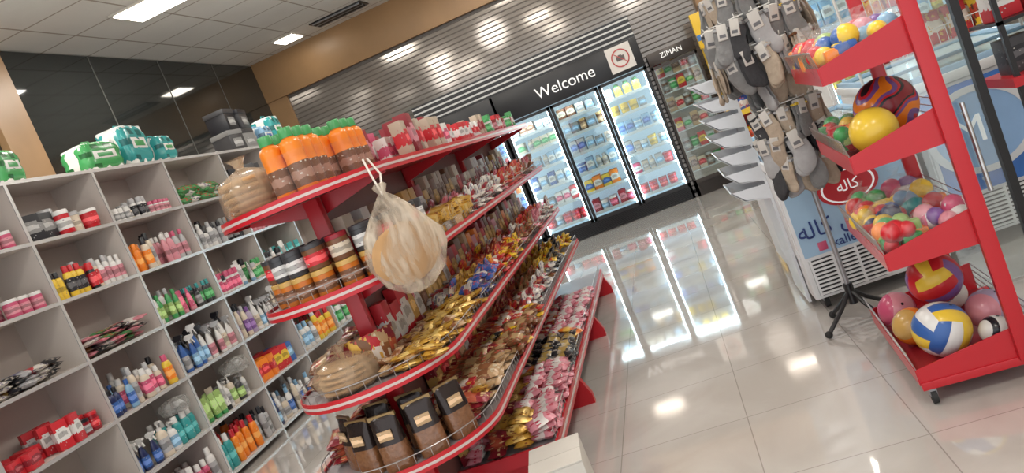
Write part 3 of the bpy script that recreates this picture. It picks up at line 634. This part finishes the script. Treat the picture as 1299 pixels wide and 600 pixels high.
MB().box(-.15, -.004, -.15, .15, .004, .15, M('sign_white', (.68,.65,.62), .5)).build('sign_board', sg)
RS = M('sign_red', (.45,.06,.06), .5)
b = MB()
for k in range(28):
    a, c2 = 2*PI*k/28, 2*PI*(k+1)/28
    b.prism([(.108*math.cos(a), .108*math.sin(a)), (.108*math.cos(c2), .108*math.sin(c2)), (.094*math.cos(c2), .094*math.sin(c2)), (.094*math.cos(a), .094*math.sin(a))], 'y', -.008, -.004, RS)
b.prism([(-.072,.066),(-.066,.072),(.072,-.066),(.066,-.072)], 'y', -.009, -.004, RS); b.build('ring', sg)
GS = M('sign_grey_symbol', (.12,.1,.1), .5)
b = MB(); b.box(-.05, -.007, -.03, .05, -.004, .025, GS).box(-.02,-.007,.025,.02,-.004,.038, GS)
b.build('camera_symbol', sg)
SHZ = [.24, .5, .75, 1.0, 1.24, 1.45]
PALE = [('carton',.09,.15,'silver','sky',''),('carton',.08,.13,'beige','grey',''),('tub',.09,.12,'white','white','sky'),('lotion',.07,.15,'cream','silver','silver'),('carton',.09,.12,'grey','sky','')]
CS = [
 [(('tub',.1,.13,'rose','red','red'),),(('carton',.09,.17,'red','white',''),('carton',.09,.15,'white','rose','')),(('carton',.09,.15,'white','sky',''),('carton',.08,.17,'blue','white','')),(('tub',.1,.13,'white','blue','sky'),('carton',.09,.16,'sky','white','')),(('carton',.1,.14,'cream','green',''),('lotion',.07,.17,'white','blue','blue')),(('tub',.1,.11,'white','white','grey'),('carton',.09,.14,'beige','brown',''))],
 [(('tub',.1,.13,'red','white','rose'),('carton',.09,.16,'darkred','pink','')),(('carton',.1,.15,'yellow','blue',''),('carton',.1,.17,'orange','white',''),('carton',.1,.14,'sky','blue','')),(('tub',.1,.13,'white','blue','blue'),('carton',.09,.17,'sky','white','')),(('carton',.09,.17,'silver','blue',''),('lotion',.08,.17,'cream','red','red')),(('can',.08,.15,'brown','gold','tan'),('carton',.1,.14,'grey','sky','')),(('carton',.1,.13,'beige','grey',''),('carton',.1,.14,'brown','cream',''))],
 [(('tub',.1,.14,'white','sky','grey'),('tub',.1,.12,'rose','red','red')),(('tub',.11,.13,'rose','red','red'),('carton',.1,.13,'rose','white','')),(('carton',.1,.15,'white','sky',''),('tub',.1,.14,'cream','yellow','yellow'),('carton',.1,.17,'grey','blue','')),(('tub',.1,.14,'white','sky','sky'),('carton',.09,.16,'sky','blue','')),(('tub',.1,.13,'yellow','yellow','yellow'),('lotion',.08,.16,'white','green','green')),(('lotion',.09,.16,'yellow','green','yellow'),('lotion',.09,.15,'yellow','white','orange'))]]
for d in range(3):
    for s_, z in enumerate(SHZ):
        sf = MB().box(d*dw+.04, .06, z-.012, (d+1)*dw-.04, .48, z, CSH).build('shelf', BIG)
        MB().box(d*dw+.04, .055, z-.02, (d+1)*dw-.04, .062, z+.015, CSH).build('price_rail', sf)
        xx = .09; nm = ('left', 'middle', 'right')[d]
        while xx < dw-.08:
            sp = R.choice(PALE) if R.random() < .35 else R.choice(CS[d][s_]); mk, desc = spec_item(sp, 'dairy_carton')
            for q in range(2):
                put(('dc',)+sp, mk, (-1.75+d*dw+xx, 9.6+.13+q*.12, z+.001), -PI/2, f'{desc} behind the {nm} glass door, {ORD[s_]} cooler shelf', 'dairy carton' if sp[0] == 'carton' else CATN.get(sp[0], 'bottle'), f'{desc}s on the {ORD[s_]} shelf behind the {nm} door')
            xx += sp[1]+R.uniform(.004,.03)
DIM = M('dim_interior', (.25,.23,.21), .5, 0, .1, 3, emis=.1, ecol=(1,.9,.7))
ZM, zw = cooler('display_cooler', 'narrow black glass-front cooler with white name on its header', .14, .7, 1, 1.62, 1.78, inner=DIM, frame=M('bronze_frame', (.06,.05,.045), .25, .5), fr=.025)
text('ZIMAN', .085, WTX, ZM, (.28, -.025, 1.71))
for s_, z in enumerate((.3,.55,.8,1.05,1.28,1.47)):
    MB().box(.035, .06, z-.012, .525, .48, z, CSH).build('shelf', ZM)
    for i in range(5):
        sp = [('carton',.09,.17,'tan','brown',''),('carton',.09,.14,'cream','red',''),('can',.08,.15,'brown','silver','grey'),('tub',.09,.14,'white','green','green'),('carton',.09,.16,'red','yellow',''),('carton',.09,.13,'silver','green','')][(s_*2+i) % 6]
        mk, desc = spec_item(sp, 'food_carton'); put(('fc',)+sp, mk, (.14+.085+i*.098, 9.73, z+.001), -PI/2, f'{desc} in the narrow cooler, {ORD[s_]} shelf', 'food carton' if sp[0] == 'carton' else CATN.get(sp[0], 'bottle'), f'{desc}s on the {ORD[s_]} shelf of the narrow cooler')
LC, lw_ = cooler('beverage_cooler', 'black cooler left of the large one, mostly behind the gondola', -2.72, -1.78, 2, 1.67, 2.04, inner=INW)
for s_, z in enumerate((.56,.82,1.08,1.32)):
    MB().box(.04, .06, z-.012, .9, .48, z, CSH).build('shelf', LC)
    for i in range(8):
        sp = [('lotion',.08,.2,'sky','blue','blue'),('lotion',.08,.2,'orange','green','orange'),('lotion',.08,.2,'darkred','red','black')][s_ % 3]
        mk = mk_bottle(*sp, 'drink_bottle'); desc = f'{sp[3]} drink bottle with {sp[4]} cap'; put(('db',)+sp, mk, (-2.72+.1+i*.105, 9.73, z+.001), -PI/2, f'{desc} in the left black cooler, {ORD[s_]} shelf', 'bottle', f'{desc}s on the {ORD[s_]} shelf of the left cooler')

# yellow snack stand beside the coolers
t = thing('snack_display_stand', 'yellow and red snack display stand beside the narrow cooler', 'display stand', (.74, 9.15, 0))
YP = pattern('yellow_stand_print', (.78,.5,.03), (.6,.05,.03), (.06,.2,.5), .45, bt=.3, scale=.7)
MB().box(0, 0, 0, .4, .35, .12, PL('red')).box(0, .3, .12, .4, .35, 1.75, YP).box(0, 0, .12, .02, .3, 1.6, YP).box(.38, 0, .12, .4, .3, 1.6, YP).build('stand_body', t)
MB().box(-.01, .25, 1.6, .41, .36, 2.0, YP, .01).build('header_board', t)
for z in (.4, .75, 1.1, 1.4): MB().box(.02, 0, z, .38, .3, z+.015, PL('red')).box(.02, -.005, z, .38, .004, z+.06, PL('yellow')).build('shelf', t)
for s_, z in enumerate((.4, .75, 1.1, 1.4)):
    for i in range(3):
        c = ['yellow','blue','red','green'][s_]
        put(('bag', c), mk_packet('crisp_bag', .18, .12, .05, c, 2), (.82+i*.12, 9.27, z+.11), (0, -1.35, PI/2), f'{c} crisp bag standing in the yellow snack stand', 'packet', f'{c} crisp bags in the yellow stand')

# ------------------------------------------------------------------ ice cream chest freezers
FB = M('freezer_pale_blue', (.36,.54,.72), .35, 0, .2, 2); FW = M('freezer_white', (.76,.77,.78), .35)
def freezer(name, label, x0, y0, w, l, h, face, face_name):
    t = thing(name, label, 'freezer', (x0, y0, 0))
    MB().box(0, 0, .07, w, l, h-.08, FW, .015).build('cabinet', t)
    MB().box(.02, -.004, .3, w-.02, .002, h-.1, face).build(face_name, t)
    MB().box(-.004, .02, .3, .002, l-.02, h-.1, FW).build('side_panel', t)
    MB().box(-.012, -.012, h-.08, w+.012, l+.012, h-.03, FW, .008).build('top_rim', t)
    MB().box(.03, .03, h-.032, w-.03, l-.03, h-.02, GLASS).build('sliding_glass_lid', t)
    MB().box(0, 0, h-.03, .03, l, h, FB, .004).box(w-.03, 0, h-.03, w, l, h, FB, .004).box(0,0,h-.03,w,.03,h, FB, .004).box(0,l-.03,h-.03,w,l,h, FB, .004).box(0,l/2-.02,h-.03,w,l/2+.02,h-.01, FB, .004).build('lid_frame', t)
    b = MB(); b.box(.03, -.006, .09, .38, 0, .28, BLK)
    for k in range(9): b.box(.03, -.014, .095+k*.021, .38, -.004, .106+k*.021, FW)
    for xx in (.03, .145, .26, .37): b.box(xx, -.015, .09, xx+.012, -.004, .285, FW)
    b.build('vent_grille', t)
    for xx in (.06, w-.06):
        for yy in (.08, l-.08): MB().cyl((xx-.012, yy, .032), (xx+.012, yy, .032), .032, RUB).box(xx-.016, yy-.016, .04, xx+.016, yy+.016, .072, GREYM).build('castor', t)
    return t
f1 = freezer('chest_freezer', 'white and pale blue ice cream chest freezer behind the sock stand', .42, 4.15, .68, 1.25, .86, FB, 'decal_panel')
NV = M('navy_decal_lettering', (.02,.045,.2), .5)
b = MB(); b.lathe([(0,0),(.13,0),(.13,.004),(0,.004)], PL('red'), 32); o = b.build('logo_disc', f1); o.rotation_euler = (PI/2,0,0); o.location = (.33,-.004,.59); o.scale = (1.15,.72,1)
b = MB(); b.lathe([(.105,.0),(.114,0),(.114,.002),(.105,.002)], WTX, 32); o = b.build('logo_ring', f1); o.rotation_euler = (PI/2,0,0); o.location = (.33,-.008,.59); o.scale = (1.15,.72,1)
text('\uFEEA\uFEDF\uFE8E\uFB90', .075, WTX, f1, (.33,-.01,.59))
text('\uFEEA\uFEDF\uFE8E\uFB90 \uFBFC\uFE8E\uFEEB', .12, NV, f1, (.225,-.008,.43))
text('kallehic', .066, NV, f1, (.27,-.008,.335))
MB().box(.1,-.008,.315,.145,-.004,.36, PL('rose'), .001).build('camera_icon', f1)
f2 = freezer('chest_freezer', 'deep blue chest freezer at the right behind the glass door', 1.2, 4.3, .9, 1.5, .95, M('freezer_deep_blue', (.05,.18,.55), .3, 0, .5, 3), 'decal_panel')
b = MB(); b.lathe([(0,0),(.22,0),(.22,.003),(0,.003)], M('pale_blue_disc', (.3,.5,.8), .4), 32); o = b.build('logo_disc', f2); o.rotation_euler = (PI/2,0,0); o.location = (.25,-.004,.6); o.scale = (1.1,.95,1)
b = MB(); b.lathe([(.2,0),(.235,0),(.235,.004),(.2,.004)], M('white_decal', (.75,.77,.8), .4), 32); o = b.build('logo_ring', f2); o.rotation_euler = (PI/2,0,0); o.location = (.25,-.005,.6); o.scale = (1.1,.95,1)
text('M', .2, WTX, f2, (.2,-.01,.6))
t = thing('wire_display_rack', 'white wire rack of snacks standing on the blue freezer', 'display rack', (1.14, 4.36, .952))
for xx in (0, .86):
    for yy in (0, .5): MB().cyl((xx, yy, 0), (xx, yy, .95), .008, WHT).build('post', t)
for z in (.1, .36, .62):
    b = MB(); b.box(0, 0, z, .86, .5, z+.006, CSH)
    for k in range(22): b.cyl((k*.041, 0, z), (k*.041, 0, z+.09), .002, WHT, n=4)
    b.tube([(0,0,z+.09), (.86,0,z+.09)], .003, WHT); b.tube([(0,0,z+.09), (0,.5,z+.09)], .003, WHT); b.build('wire_shelf', t)
    for i in range(7):
        for j in range(2):
            c = R.choice(['red','yellow','white','orange','pink','red','blue'])
            put(('wr', c), mk_packet('sweet_bag', .17, .11, .05, c, 1), (1.2+i*.12, 4.44+j*.16, .952+z+.09), (0, -1.3+R.uniform(-.1,.1), PI/2+R.uniform(-.2,.2)), f'{c} sweet bag in the wire rack on the blue freezer', 'packet', f'{c} sweet bags in the wire rack')
TC, tw = cooler('upright_cooler', 'tall white glass-door cooler behind the freezers', 1.3, 2.6, 2, 1.85, 2.15, yf=6.6, inner=INW, frame=FW)
for s_, z in enumerate((.56,.82,1.08,1.34,1.58)):
    MB().box(.04, .06, z-.012, 1.26, .48, z, CSH).build('shelf', TC)
    for i in range(11):
        sp = [('carton',.09,.19,'sky','white',''),('lotion',.08,.2,'orange','white','yellow'),('carton',.09,.19,'rose','white','')][(s_+i//4) % 3]
        mk, desc = spec_item(sp, 'milk_carton'); desc = desc.replace('lotion', 'drink')
        if sp[0] == 'lotion': mk = mk_bottle(*sp, 'drink_bottle')
        put(('mc',)+sp, mk, (1.4+i*.108, 6.73, z+.001), -PI/2, f'{desc} in the tall white cooler, {ORD[s_]} shelf', 'milk carton' if sp[0]=='carton' else 'bottle', f'{desc}s on the {ORD[s_]} shelf of the white cooler')

# tiered metal holder on the freezer side
BM = M('pale_sheet_metal', (.66,.68,.71), .3, .2)
t = thing('tiered_metal_rack', 'pale metal rack of slanted empty trays beside the freezer', 'display rack', (.245, 4.3, 0))
MB().box(.155, 0, .03, .17, .42, 1.36, BM).build('back_plate', t)
for k in range(7):
    z = .64+k*.1
    tr = MB().prism([(.155, z), (.155, z-.005), (.03, z+.02), (-.03, z+.085), (-.024, z+.089), (.034, z+.026)], 'y', 0, .42, BM).build('tray', t)
    for yy in (0, .417): MB().prism([(.155, z), (.03, z+.023), (-.027, z+.086), (.155, z+.075)], 'y', yy, yy+.003, BM).build('end_plate', tr)

# ------------------------------------------------------------------ sock stand
SX = .55
t = thing('sock_stand', 'black tripod stand with hook rings carrying socks', 'display stand', (SX, 3.86, 0))
MB().cyl((0,0,.12), (0,0,1.7), .012, GREYM).build('pole', t)
for k in range(4):
    a = .5+k*PI/2; e = (.19*math.cos(a), .19*math.sin(a), .02)
    MB().tube([(0,0,.17), (e[0]*.4, e[1]*.4, .1), e], .011, BLK, 8).sphere(e, .018, RUB).build('leg', t)
MB().cyl((0,0,.1), (0,0,.2), .022, BLK).build('hub', t)
LV = [(1.7,.08,6),(1.69,.17,13),(1.57,.11,8),(1.55,.21,17),(1.43,.12,8),(1.41,.22,17),(1.3,.1,7),(1.12,.08,6),(1.12,.14,11),(1.01,.09,7),(1.0,.15,12),(.9,.07,6),(.9,.13,9)]
for z, r, n in LV:
    b = MB(); b.tube([(r*.9*math.cos(2*PI*k/20), r*.9*math.sin(2*PI*k/20), z) for k in range(21)], .003, WHT, 5)
    for k in range(n):
        a = 2*PI*k/n+z*3; b.tube([(0,0,z), (r*math.cos(a), r*math.sin(a), z), (r*1.04*math.cos(a), r*1.04*math.sin(a), z+.015)], .0025, WHT, 5)
    b.build('hook_ring', t)
def mk_sock(c, c2, v):
    """a folded pair: two flat legs, toes folded up to one side, held by a card band"""
    def f():
        o = empty('sock_pair'); rr = random.Random(v*7+len(c)); ph = rr.uniform(0, 6)
        base = [(0,0,.036),(.002,-.035,.038),(-.003,-.07,.037),(.002,-.1,.039),(.008,-.128,.041),(.017,-.147,.036),(.028,-.158,.026),(.038,-.162,.013)]
        b = MB()
        for q, (dx, dz, rz_) in enumerate(((-.009, 0, -.1), (.009, -.008, .14))):
            tb = bmesh.new(); rings = []
            for i, (yo, z, hw) in enumerate(base):
                th = (.009+.003*math.sin(ph+i*1.7+q)) if i < 7 else .005; tilt = 0 if i < 4 else (i-3)*.25; ring = []
                for k in range(12):
                    a = 2*PI*k/12; u = hw*(1+.06*math.sin(ph+i*2.1))*math.cos(a); ring.append(tb.verts.new((dx+th*math.sin(a)+.004*math.sin(ph+z*22), yo+u*math.cos(tilt)+z*rz_*-.4, z+dz+u*math.sin(tilt)*.8)))
                rings.append(ring)
            for A, B in zip(rings, rings[1:]):
                for k in range(12): tb.faces.new((A[k], A[(k+1) % 12], B[(k+1) % 12], B[k]))
            tb.faces.new(rings[0][::-1]); tb.faces.new(rings[-1]); bmesh.ops.recalc_face_normals(tb, faces=tb.faces[:]); b.merge(tb, M('knit_'+c, tuple(x*.8 for x in C[c]), .95, 0, .25, 45, bump=.5))
        b.build('socks', o, ang=1.3)
        MB().box(-.0195, -.037, -.016, .0195, .037, -.004, M('knit_'+c2, tuple(x*.8 for x in C[c2]), .95, 0, .15, 60), .002).build('cuff_stripe', o)
        MB().box(-.0215, -.022, -.06, .0215, .022, .012, M('sock_card', (.52,.5,.47), .6), .003).box(-.0222, -.014, -.048, .0222, .014, -.034, M('card_ink', (.12,.12,.13), .6)).build('card_band', o)
        return o
    return f
for li, (z, r, n) in enumerate(LV):
    for k in range(n):
        a = 2*PI*k/n+z*3; c, c2 = R.choice([('grey','charcoal'),('charcoal','grey'),('silver','grey'),('beige','brown'),('grey','yellow'),('black','charcoal'),('silver','charcoal'),('beige','silver'),('grey','silver'),('charcoal','black')]); v = R.randrange(2)
        put(('sock', c, c2, v), mk_sock(c, c2, v), (SX+r*math.cos(a), 3.86+r*math.sin(a), z-.02), (R.uniform(-.28,.28), R.uniform(-.18,.18), a+R.uniform(-.8,.8)+(PI if k % 2 else 0)),
            f'{c} sock pair with {c2} cuff hanging on the {"upper" if z > 1.2 else "lower"} hooks of the stand', 'socks', f'{c} socks with {c2} cuff on the {"upper" if z > 1.2 else "lower"} hooks', R.uniform(.88,1.12))

# ------------------------------------------------------------------ red ball rack
rk = thing('ball_rack', 'red four-tier metal rack holding balls and toys at the right', 'display rack', (.55, 2.84, 0), -.06)
D_, WY = .34, .74
for (px, py) in ((D_-.03, -.012), (D_-.03, WY+.012)):
    MB().box(px-.022, py-.014, .08, px+.03, py+.014, 1.85, RED, .003).build('post', rk)
for i, z in enumerate((.09, .52, .88, 1.2)):
    d = 0 if i else -.03; dd = D_ if i else D_+.06
    tr = MB().box(d, 0, z, dd, WY, z+.006, REDD).build('tray', rk)
    for yy in (-.003, WY-.002): MB().prism([(d, z-.012), (d, z+.05), (dd-.02, z+.12), (dd, z+.12), (dd, z-.012)], 'y', yy, yy+.005, RED).build('side_plate', tr)
    MB().box(d-.004, 0, z-.012, d+.002, WY, z+.05, RED).build('front_lip', tr)
    b = MB()
    for k in range(19): b.cyl((d, k*WY/18, z+.05), (d-.012, k*WY/18, z+.11), .002, WIRE, n=4)
    b.tube([(d-.012,0,z+.11), (d-.012,WY,z+.11)], .003, WIRE); b.build('wire_guard', tr)
    b = MB()
    for zz in (.03,.06,.09,.12): b.tube([(dd,0,z+zz), (dd,WY,z+zz)], .002, WIRE)
    b.build('rear_wire', tr)
for yy in (-.01, WY-.02): MB().box(-.03, yy, .06, D_+.1, yy+.03, .09, RED, .003).build('foot_rail', rk)
for xx in (0, D_+.07):
    for yy in (.01, WY-.01): MB().cyl((xx-.01, yy, .027), (xx+.01, yy, .027), .026, RUB).box(xx-.012, yy-.012, .03, xx+.012, yy+.012, .062, GREYM).build('castor', rk)
def ballmat(name, cols, scale=1.2, dist=1.5):
    m = bpy.data.materials.new(name); m.use_nodes = True; nt = m.node_tree; N = nt.nodes; L = nt.links; p = N['Principled BSDF']
    tc = N.new('ShaderNodeTexCoord')
    w = N.new('ShaderNodeTexWave'); w.wave_type = 'BANDS'; w.inputs['Scale'].default_value = scale; w.inputs['Distortion'].default_value = dist; w.inputs['Detail'].default_value = 0 if dist < 3 else 2; w.inputs['Detail Scale'].default_value = 2
    L.new(tc.outputs['Object'], w.inputs['Vector']); rp = N.new('ShaderNodeValToRGB'); rp.color_ramp.interpolation = 'CONSTANT'; e = rp.color_ramp.elements
    e[0].position = 0; e[0].color = (*C[cols[0]], 1); e[1].position = .88; e[1].color = (*C[cols[-1]], 1)
    for i, c in enumerate(cols[1:-1]): q = e.new((i+1)/len(cols)); q.color = (*C[c], 1)
    L.new(w.outputs['Fac'], rp.inputs[0]); L.new(rp.outputs[0], p.inputs['Base Color']); p.inputs['Roughness'].default_value = .25; return m
def ball(label, loc, r, cols, rot, scale=1.5, dist=1.5):
    t = thing('toy_ball', label, 'ball', loc); t.rotation_euler = rot
    MB().sphere((0,0,0), r, ballmat('ball_'+'_'.join(cols)+str(len(bpy.data.materials)), cols, scale, dist), u=28, v=18).build('ball_skin', t, ang=3)
    MB().lathe([(.004, r-.002), (.006, r+.0008), (0, r+.001)], BLK, 10).build('valve', t); return t
def volleyball(label, loc, r, cols, rot):
    t = thing('volleyball', label, 'ball', loc); t.rotation_euler = rot; n = 18
    tb = bmesh.new(); b = MB(); ids = [b.mi(PL(c)) for c in cols]
    for ax in range(3):
        for sg_ in (1, -1):
            g_ = {}
            for i in range(n+1):
                for j in range(n+1):
                    u, v = math.tan((i/n*2-1)*PI/4), math.tan((j/n*2-1)*PI/4); q = [0,0,0]; q[ax] = sg_; q[(ax+1) % 3] = u; q[(ax+2) % 3] = v
                    w = Vector(q).normalized(); edge = i in (0, n) or j in (0, n) or j in (n//3, 2*n//3)
                    g_[i, j] = tb.verts.new(w*r*(.985 if edge else 1))
            for i in range(n):
                for j in range(n):
                    f = tb.faces.new((g_[i,j], g_[i+1,j], g_[i+1,j+1], g_[i,j+1])); s = j//(n//3); f.material_index = ids[(s+ax+(sg_ > 0)) % len(ids)]
    bmesh.ops.remove_doubles(tb, verts=tb.verts[:], dist=1e-5); bmesh.ops.recalc_face_normals(tb, faces=tb.faces[:])
    me = bpy.data.meshes.new('t'); tb.to_mesh(me); b.bm.from_mesh(me); tb.free()
    b.build('panelled_skin', t, ang=3)
    MB().lathe([(.004, r-.003), (.006, r+.0005), (0, r+.001)], BLK, 10).build('valve', t); return t
volleyball('yellow and blue panelled volleyball in the bottom tray', (.675, 2.98, .2), .1, ['yellow','blue','white'], (.3,.5,.2))
volleyball('red and yellow panelled ball resting on top of the bottom tray balls', (.76, 3.2, .315), .1, ['red','yellow','red','purple'], (.7,1.2,.5))
ball('pink ball at the far side of the bottom tray', (.63, 3.38, .175), .075, ['pink','rose','pink'], (1,.2,.1))
ball('small white and black ball at the right of the bottom tray', (.83, 2.93, .155), .055, ['white','black','white'], (.2,.3,.4), 3)
ball('purple and pink ball behind the volleyball', (.87, 3.08, .18), .075, ['lilac','pink','rose'], (.6,.1,.9))
ball('orange ball in the bottom tray beside the volleyball', (.62, 3.16, .175), .072, ['orange','gold','red'], (.5,.4,.8))
ball('small white ball at the far corner of the bottom tray', (.85, 3.4, .16), .06, ['white','sky','white'], (.5,.4,.8))
ball('large dark red and purple patterned ball in the second tray', (.8, 3.2, 1.005), .115, ['darkred','black','red','purple','orange'], (.5,.7,.2), 1.8, 7)
ball('yellow and pink smooth ball at the front of the second tray', (.68, 2.97, .97), .082, ['yellow','yellow','pink'], (.1,1.4,.2), 1.2)
NET = M('toy_net', (.6,.1,.1), .5)
def toy_bag(label, loc, cols, r=.08, n=12, sd=1, big=1):
    t = thing('toy_bag', label, 'toy bag', loc); rr = random.Random(sd); b = MB()
    for k in range(n):
        a, e_ = rr.uniform(0, 6.28), rr.uniform(.1, .8); q = rr.uniform(.3,.7)*r
        s = rr.uniform(.3,.48)*r*big; cc = cols[k % len(cols)]; c = M('toy_'+cc, tuple(min(1, x*1.15) for x in C[cc]), .3)
        if k % 3: b.sphere((q*math.cos(a), q*math.sin(a), s+e_*r*.9), s, c, u=14, v=9)
        else: b.box(q*math.cos(a)-s, q*math.sin(a)-s*.7, e_*r*.9, q*math.cos(a)+s, q*math.sin(a)+s*.7, e_*r*.9+s*1.4, c, s*.25)
    b.build('toy_pieces', t)
    MB().lathe([(0,0),(r*.9,0),(r*1.08,r*.5),(r,r*1.2),(r*.4,r*1.7),(r*.12,r*1.85),(r*.3,r*2.1)], filmmat('toy_film', (.7,.7,.7), .08, .1, spread=.08), 20, wob=.07, seed=sd).build('clear_bag', t, ang=1.3)
SETS = [['yellow','orange','red','blue'],['blue','sky','yellow'],['green','red','lime','orange'],['rose','white','purple','pink'],['red','navy','yellow'],['orange','teal','red']]
CN = ['yellow and orange','blue and yellow','green and red','rose and white','red and navy','orange and teal']
for ti, z, nm in ((0, 1.21, 'top tray'), (1, .53, 'third tray')):
    for k, (x, y) in enumerate([(.64,2.95),(.79,2.96),(.65,3.13),(.8,3.15),(.66,3.32),(.82,3.34),(.67,3.49),(.82,3.5)]):
        s = (k+ti*2) % 6
        toy_bag(f'bagged {CN[s]} toys, {["nearest","second","third","farthest"][k//2]} in the {"front" if k % 2 == 0 else "back"} row of the {nm}', (x, y, z), SETS[s], .088, 18, k+ti*10, 1.05)
for k, (x, y, s) in enumerate([(.65,3.14,2),(.66,3.31,4),(.67,3.48,2),(.82,3.45,0)]):
    toy_bag(f'bagged {CN[s]} toys in the second tray, {["beside the yellow ball","in the middle","at the far front","at the far back"][k]}', (x, y, .89), SETS[s], .078, 14, 30+k)

# ------------------------------------------------------------------ glass door and right shelf
t = thing('glass_door', 'open clear glass door with black edge frame at the right', 'glass door', (1.0, 3.7, .0))
MB().box(0, 0, .03, .3, .008, 2.6, glassmat('door_glass', (.88,.93,.93), .12)).build('glass_pane', t)
MB().box(.285, -.015, 0, .32, .02, 2.65, BLK).build('edge_frame', t)
MB().cyl((.2, -.035, .45), (.2, -.035, .85), .011, CHROME).cyl((.2,-.035,.5),(.2,0,.5),.007, CHROME).cyl((.2,-.035,.8),(.2,0,.8),.007, CHROME).build('handle', t)
t = thing('counter_rack', 'black rack with one red shelf and dark goods at the right edge', 'display rack', (1.4, 3.6, 0))
for xx in (0, .6): MB().box(xx, 0, 0, xx+.02, .02, 1.6, BLK).build('post', t)
MB().box(-.02, -.02, .84, .65, .3, .88, RED).build('shelf', t)
MB().box(0, 0, 1.1, .62, .3, 1.115, BLK).build('shelf', t)
MB().box(0, 0, .08, .62, .3, .1, BLK).build('shelf', t)
for k in range(4):
    put('bk', mk_carton(.1,.12,.15,'charcoal','black','black_box'), (1.48+k*.14, 3.74, .881), -PI/2, 'black box on the red shelf of the rack at the right edge', 'box', 'black boxes on the right rack')
    put('rb', mk_carton(.1,.12,.17,'red','white','red_box'), (1.48+k*.14, 3.74, 1.116), -PI/2, 'red and white box on the upper shelf of the right edge rack', 'box', 'red boxes on the right rack')

# ------------------------------------------------------------------ light
w = bpy.data.worlds.new('World'); S.world = w; w.use_nodes = True; bg = w.node_tree.nodes['Background']; bg.inputs[0].default_value = (.96,.98,1,1); bg.inputs[1].default_value = 1.5
def area(name, loc, rot, sx, sy, e, col):
    l = bpy.data.lights.new(name, 'AREA'); l.shape = 'RECTANGLE'; l.size = sx; l.size_y = sy; l.energy = e; l.color = col
    o = bpy.data.objects.new(name, l); COL.objects.link(o); o.location = loc; o.rotation_euler = rot
for x, y in ((-3.73,6.62),(-3.8,3.6),(-1.5,3.6),(.8,3.6),(-1.5,.6),(.8,.6),(-3.8,.6),(-1.5,7.4),(.8,7.4)):
    area('ceiling_lamp', (x, y, ZC-.05), (0,0,0), .5, .5, 27, (1,.95,.87))
for x, y in ((-2,7),(-3.7,4.1),(.3,4),(.6,7.2)):  # unseen fill points without fittings, added to brighten the ceiling
    l = bpy.data.lights.new('added_ceiling_fill', 'POINT'); l.energy = 21; l.shadow_soft_size = .25; l.color = (1,.96,.9)
    o = bpy.data.objects.new('added_ceiling_fill', l); COL.objects.link(o); o.location = (x, y, 3.25)
for i in range(3): area('cooler_lamp', (-1.75+dw*(i+.5), 9.66, 1.6), (-.25,0,0), .5, .06, (4, 2, 4)[i], (.8,.92,1))

# ------------------------------------------------------------------ camera
cam = bpy.data.cameras.new('camera'); cam.lens = 1003/1299*36; cam.sensor_width = 36; cam.sensor_fit = 'HORIZONTAL'; cam.clip_start = .05
co = bpy.data.objects.new('camera', cam); COL.objects.link(co)
r_ = Vector((.911,.1644,-.3778)).normalized(); bk = Vector((.2188,-.97,.1053)).normalized(); up = bk.cross(r_).normalized(); r_ = up.cross(bk)
m = Matrix((r_, up, bk)).transposed().to_4x4(); m.translation = (0,0,1.4); co.matrix_world = m
S.camera = co
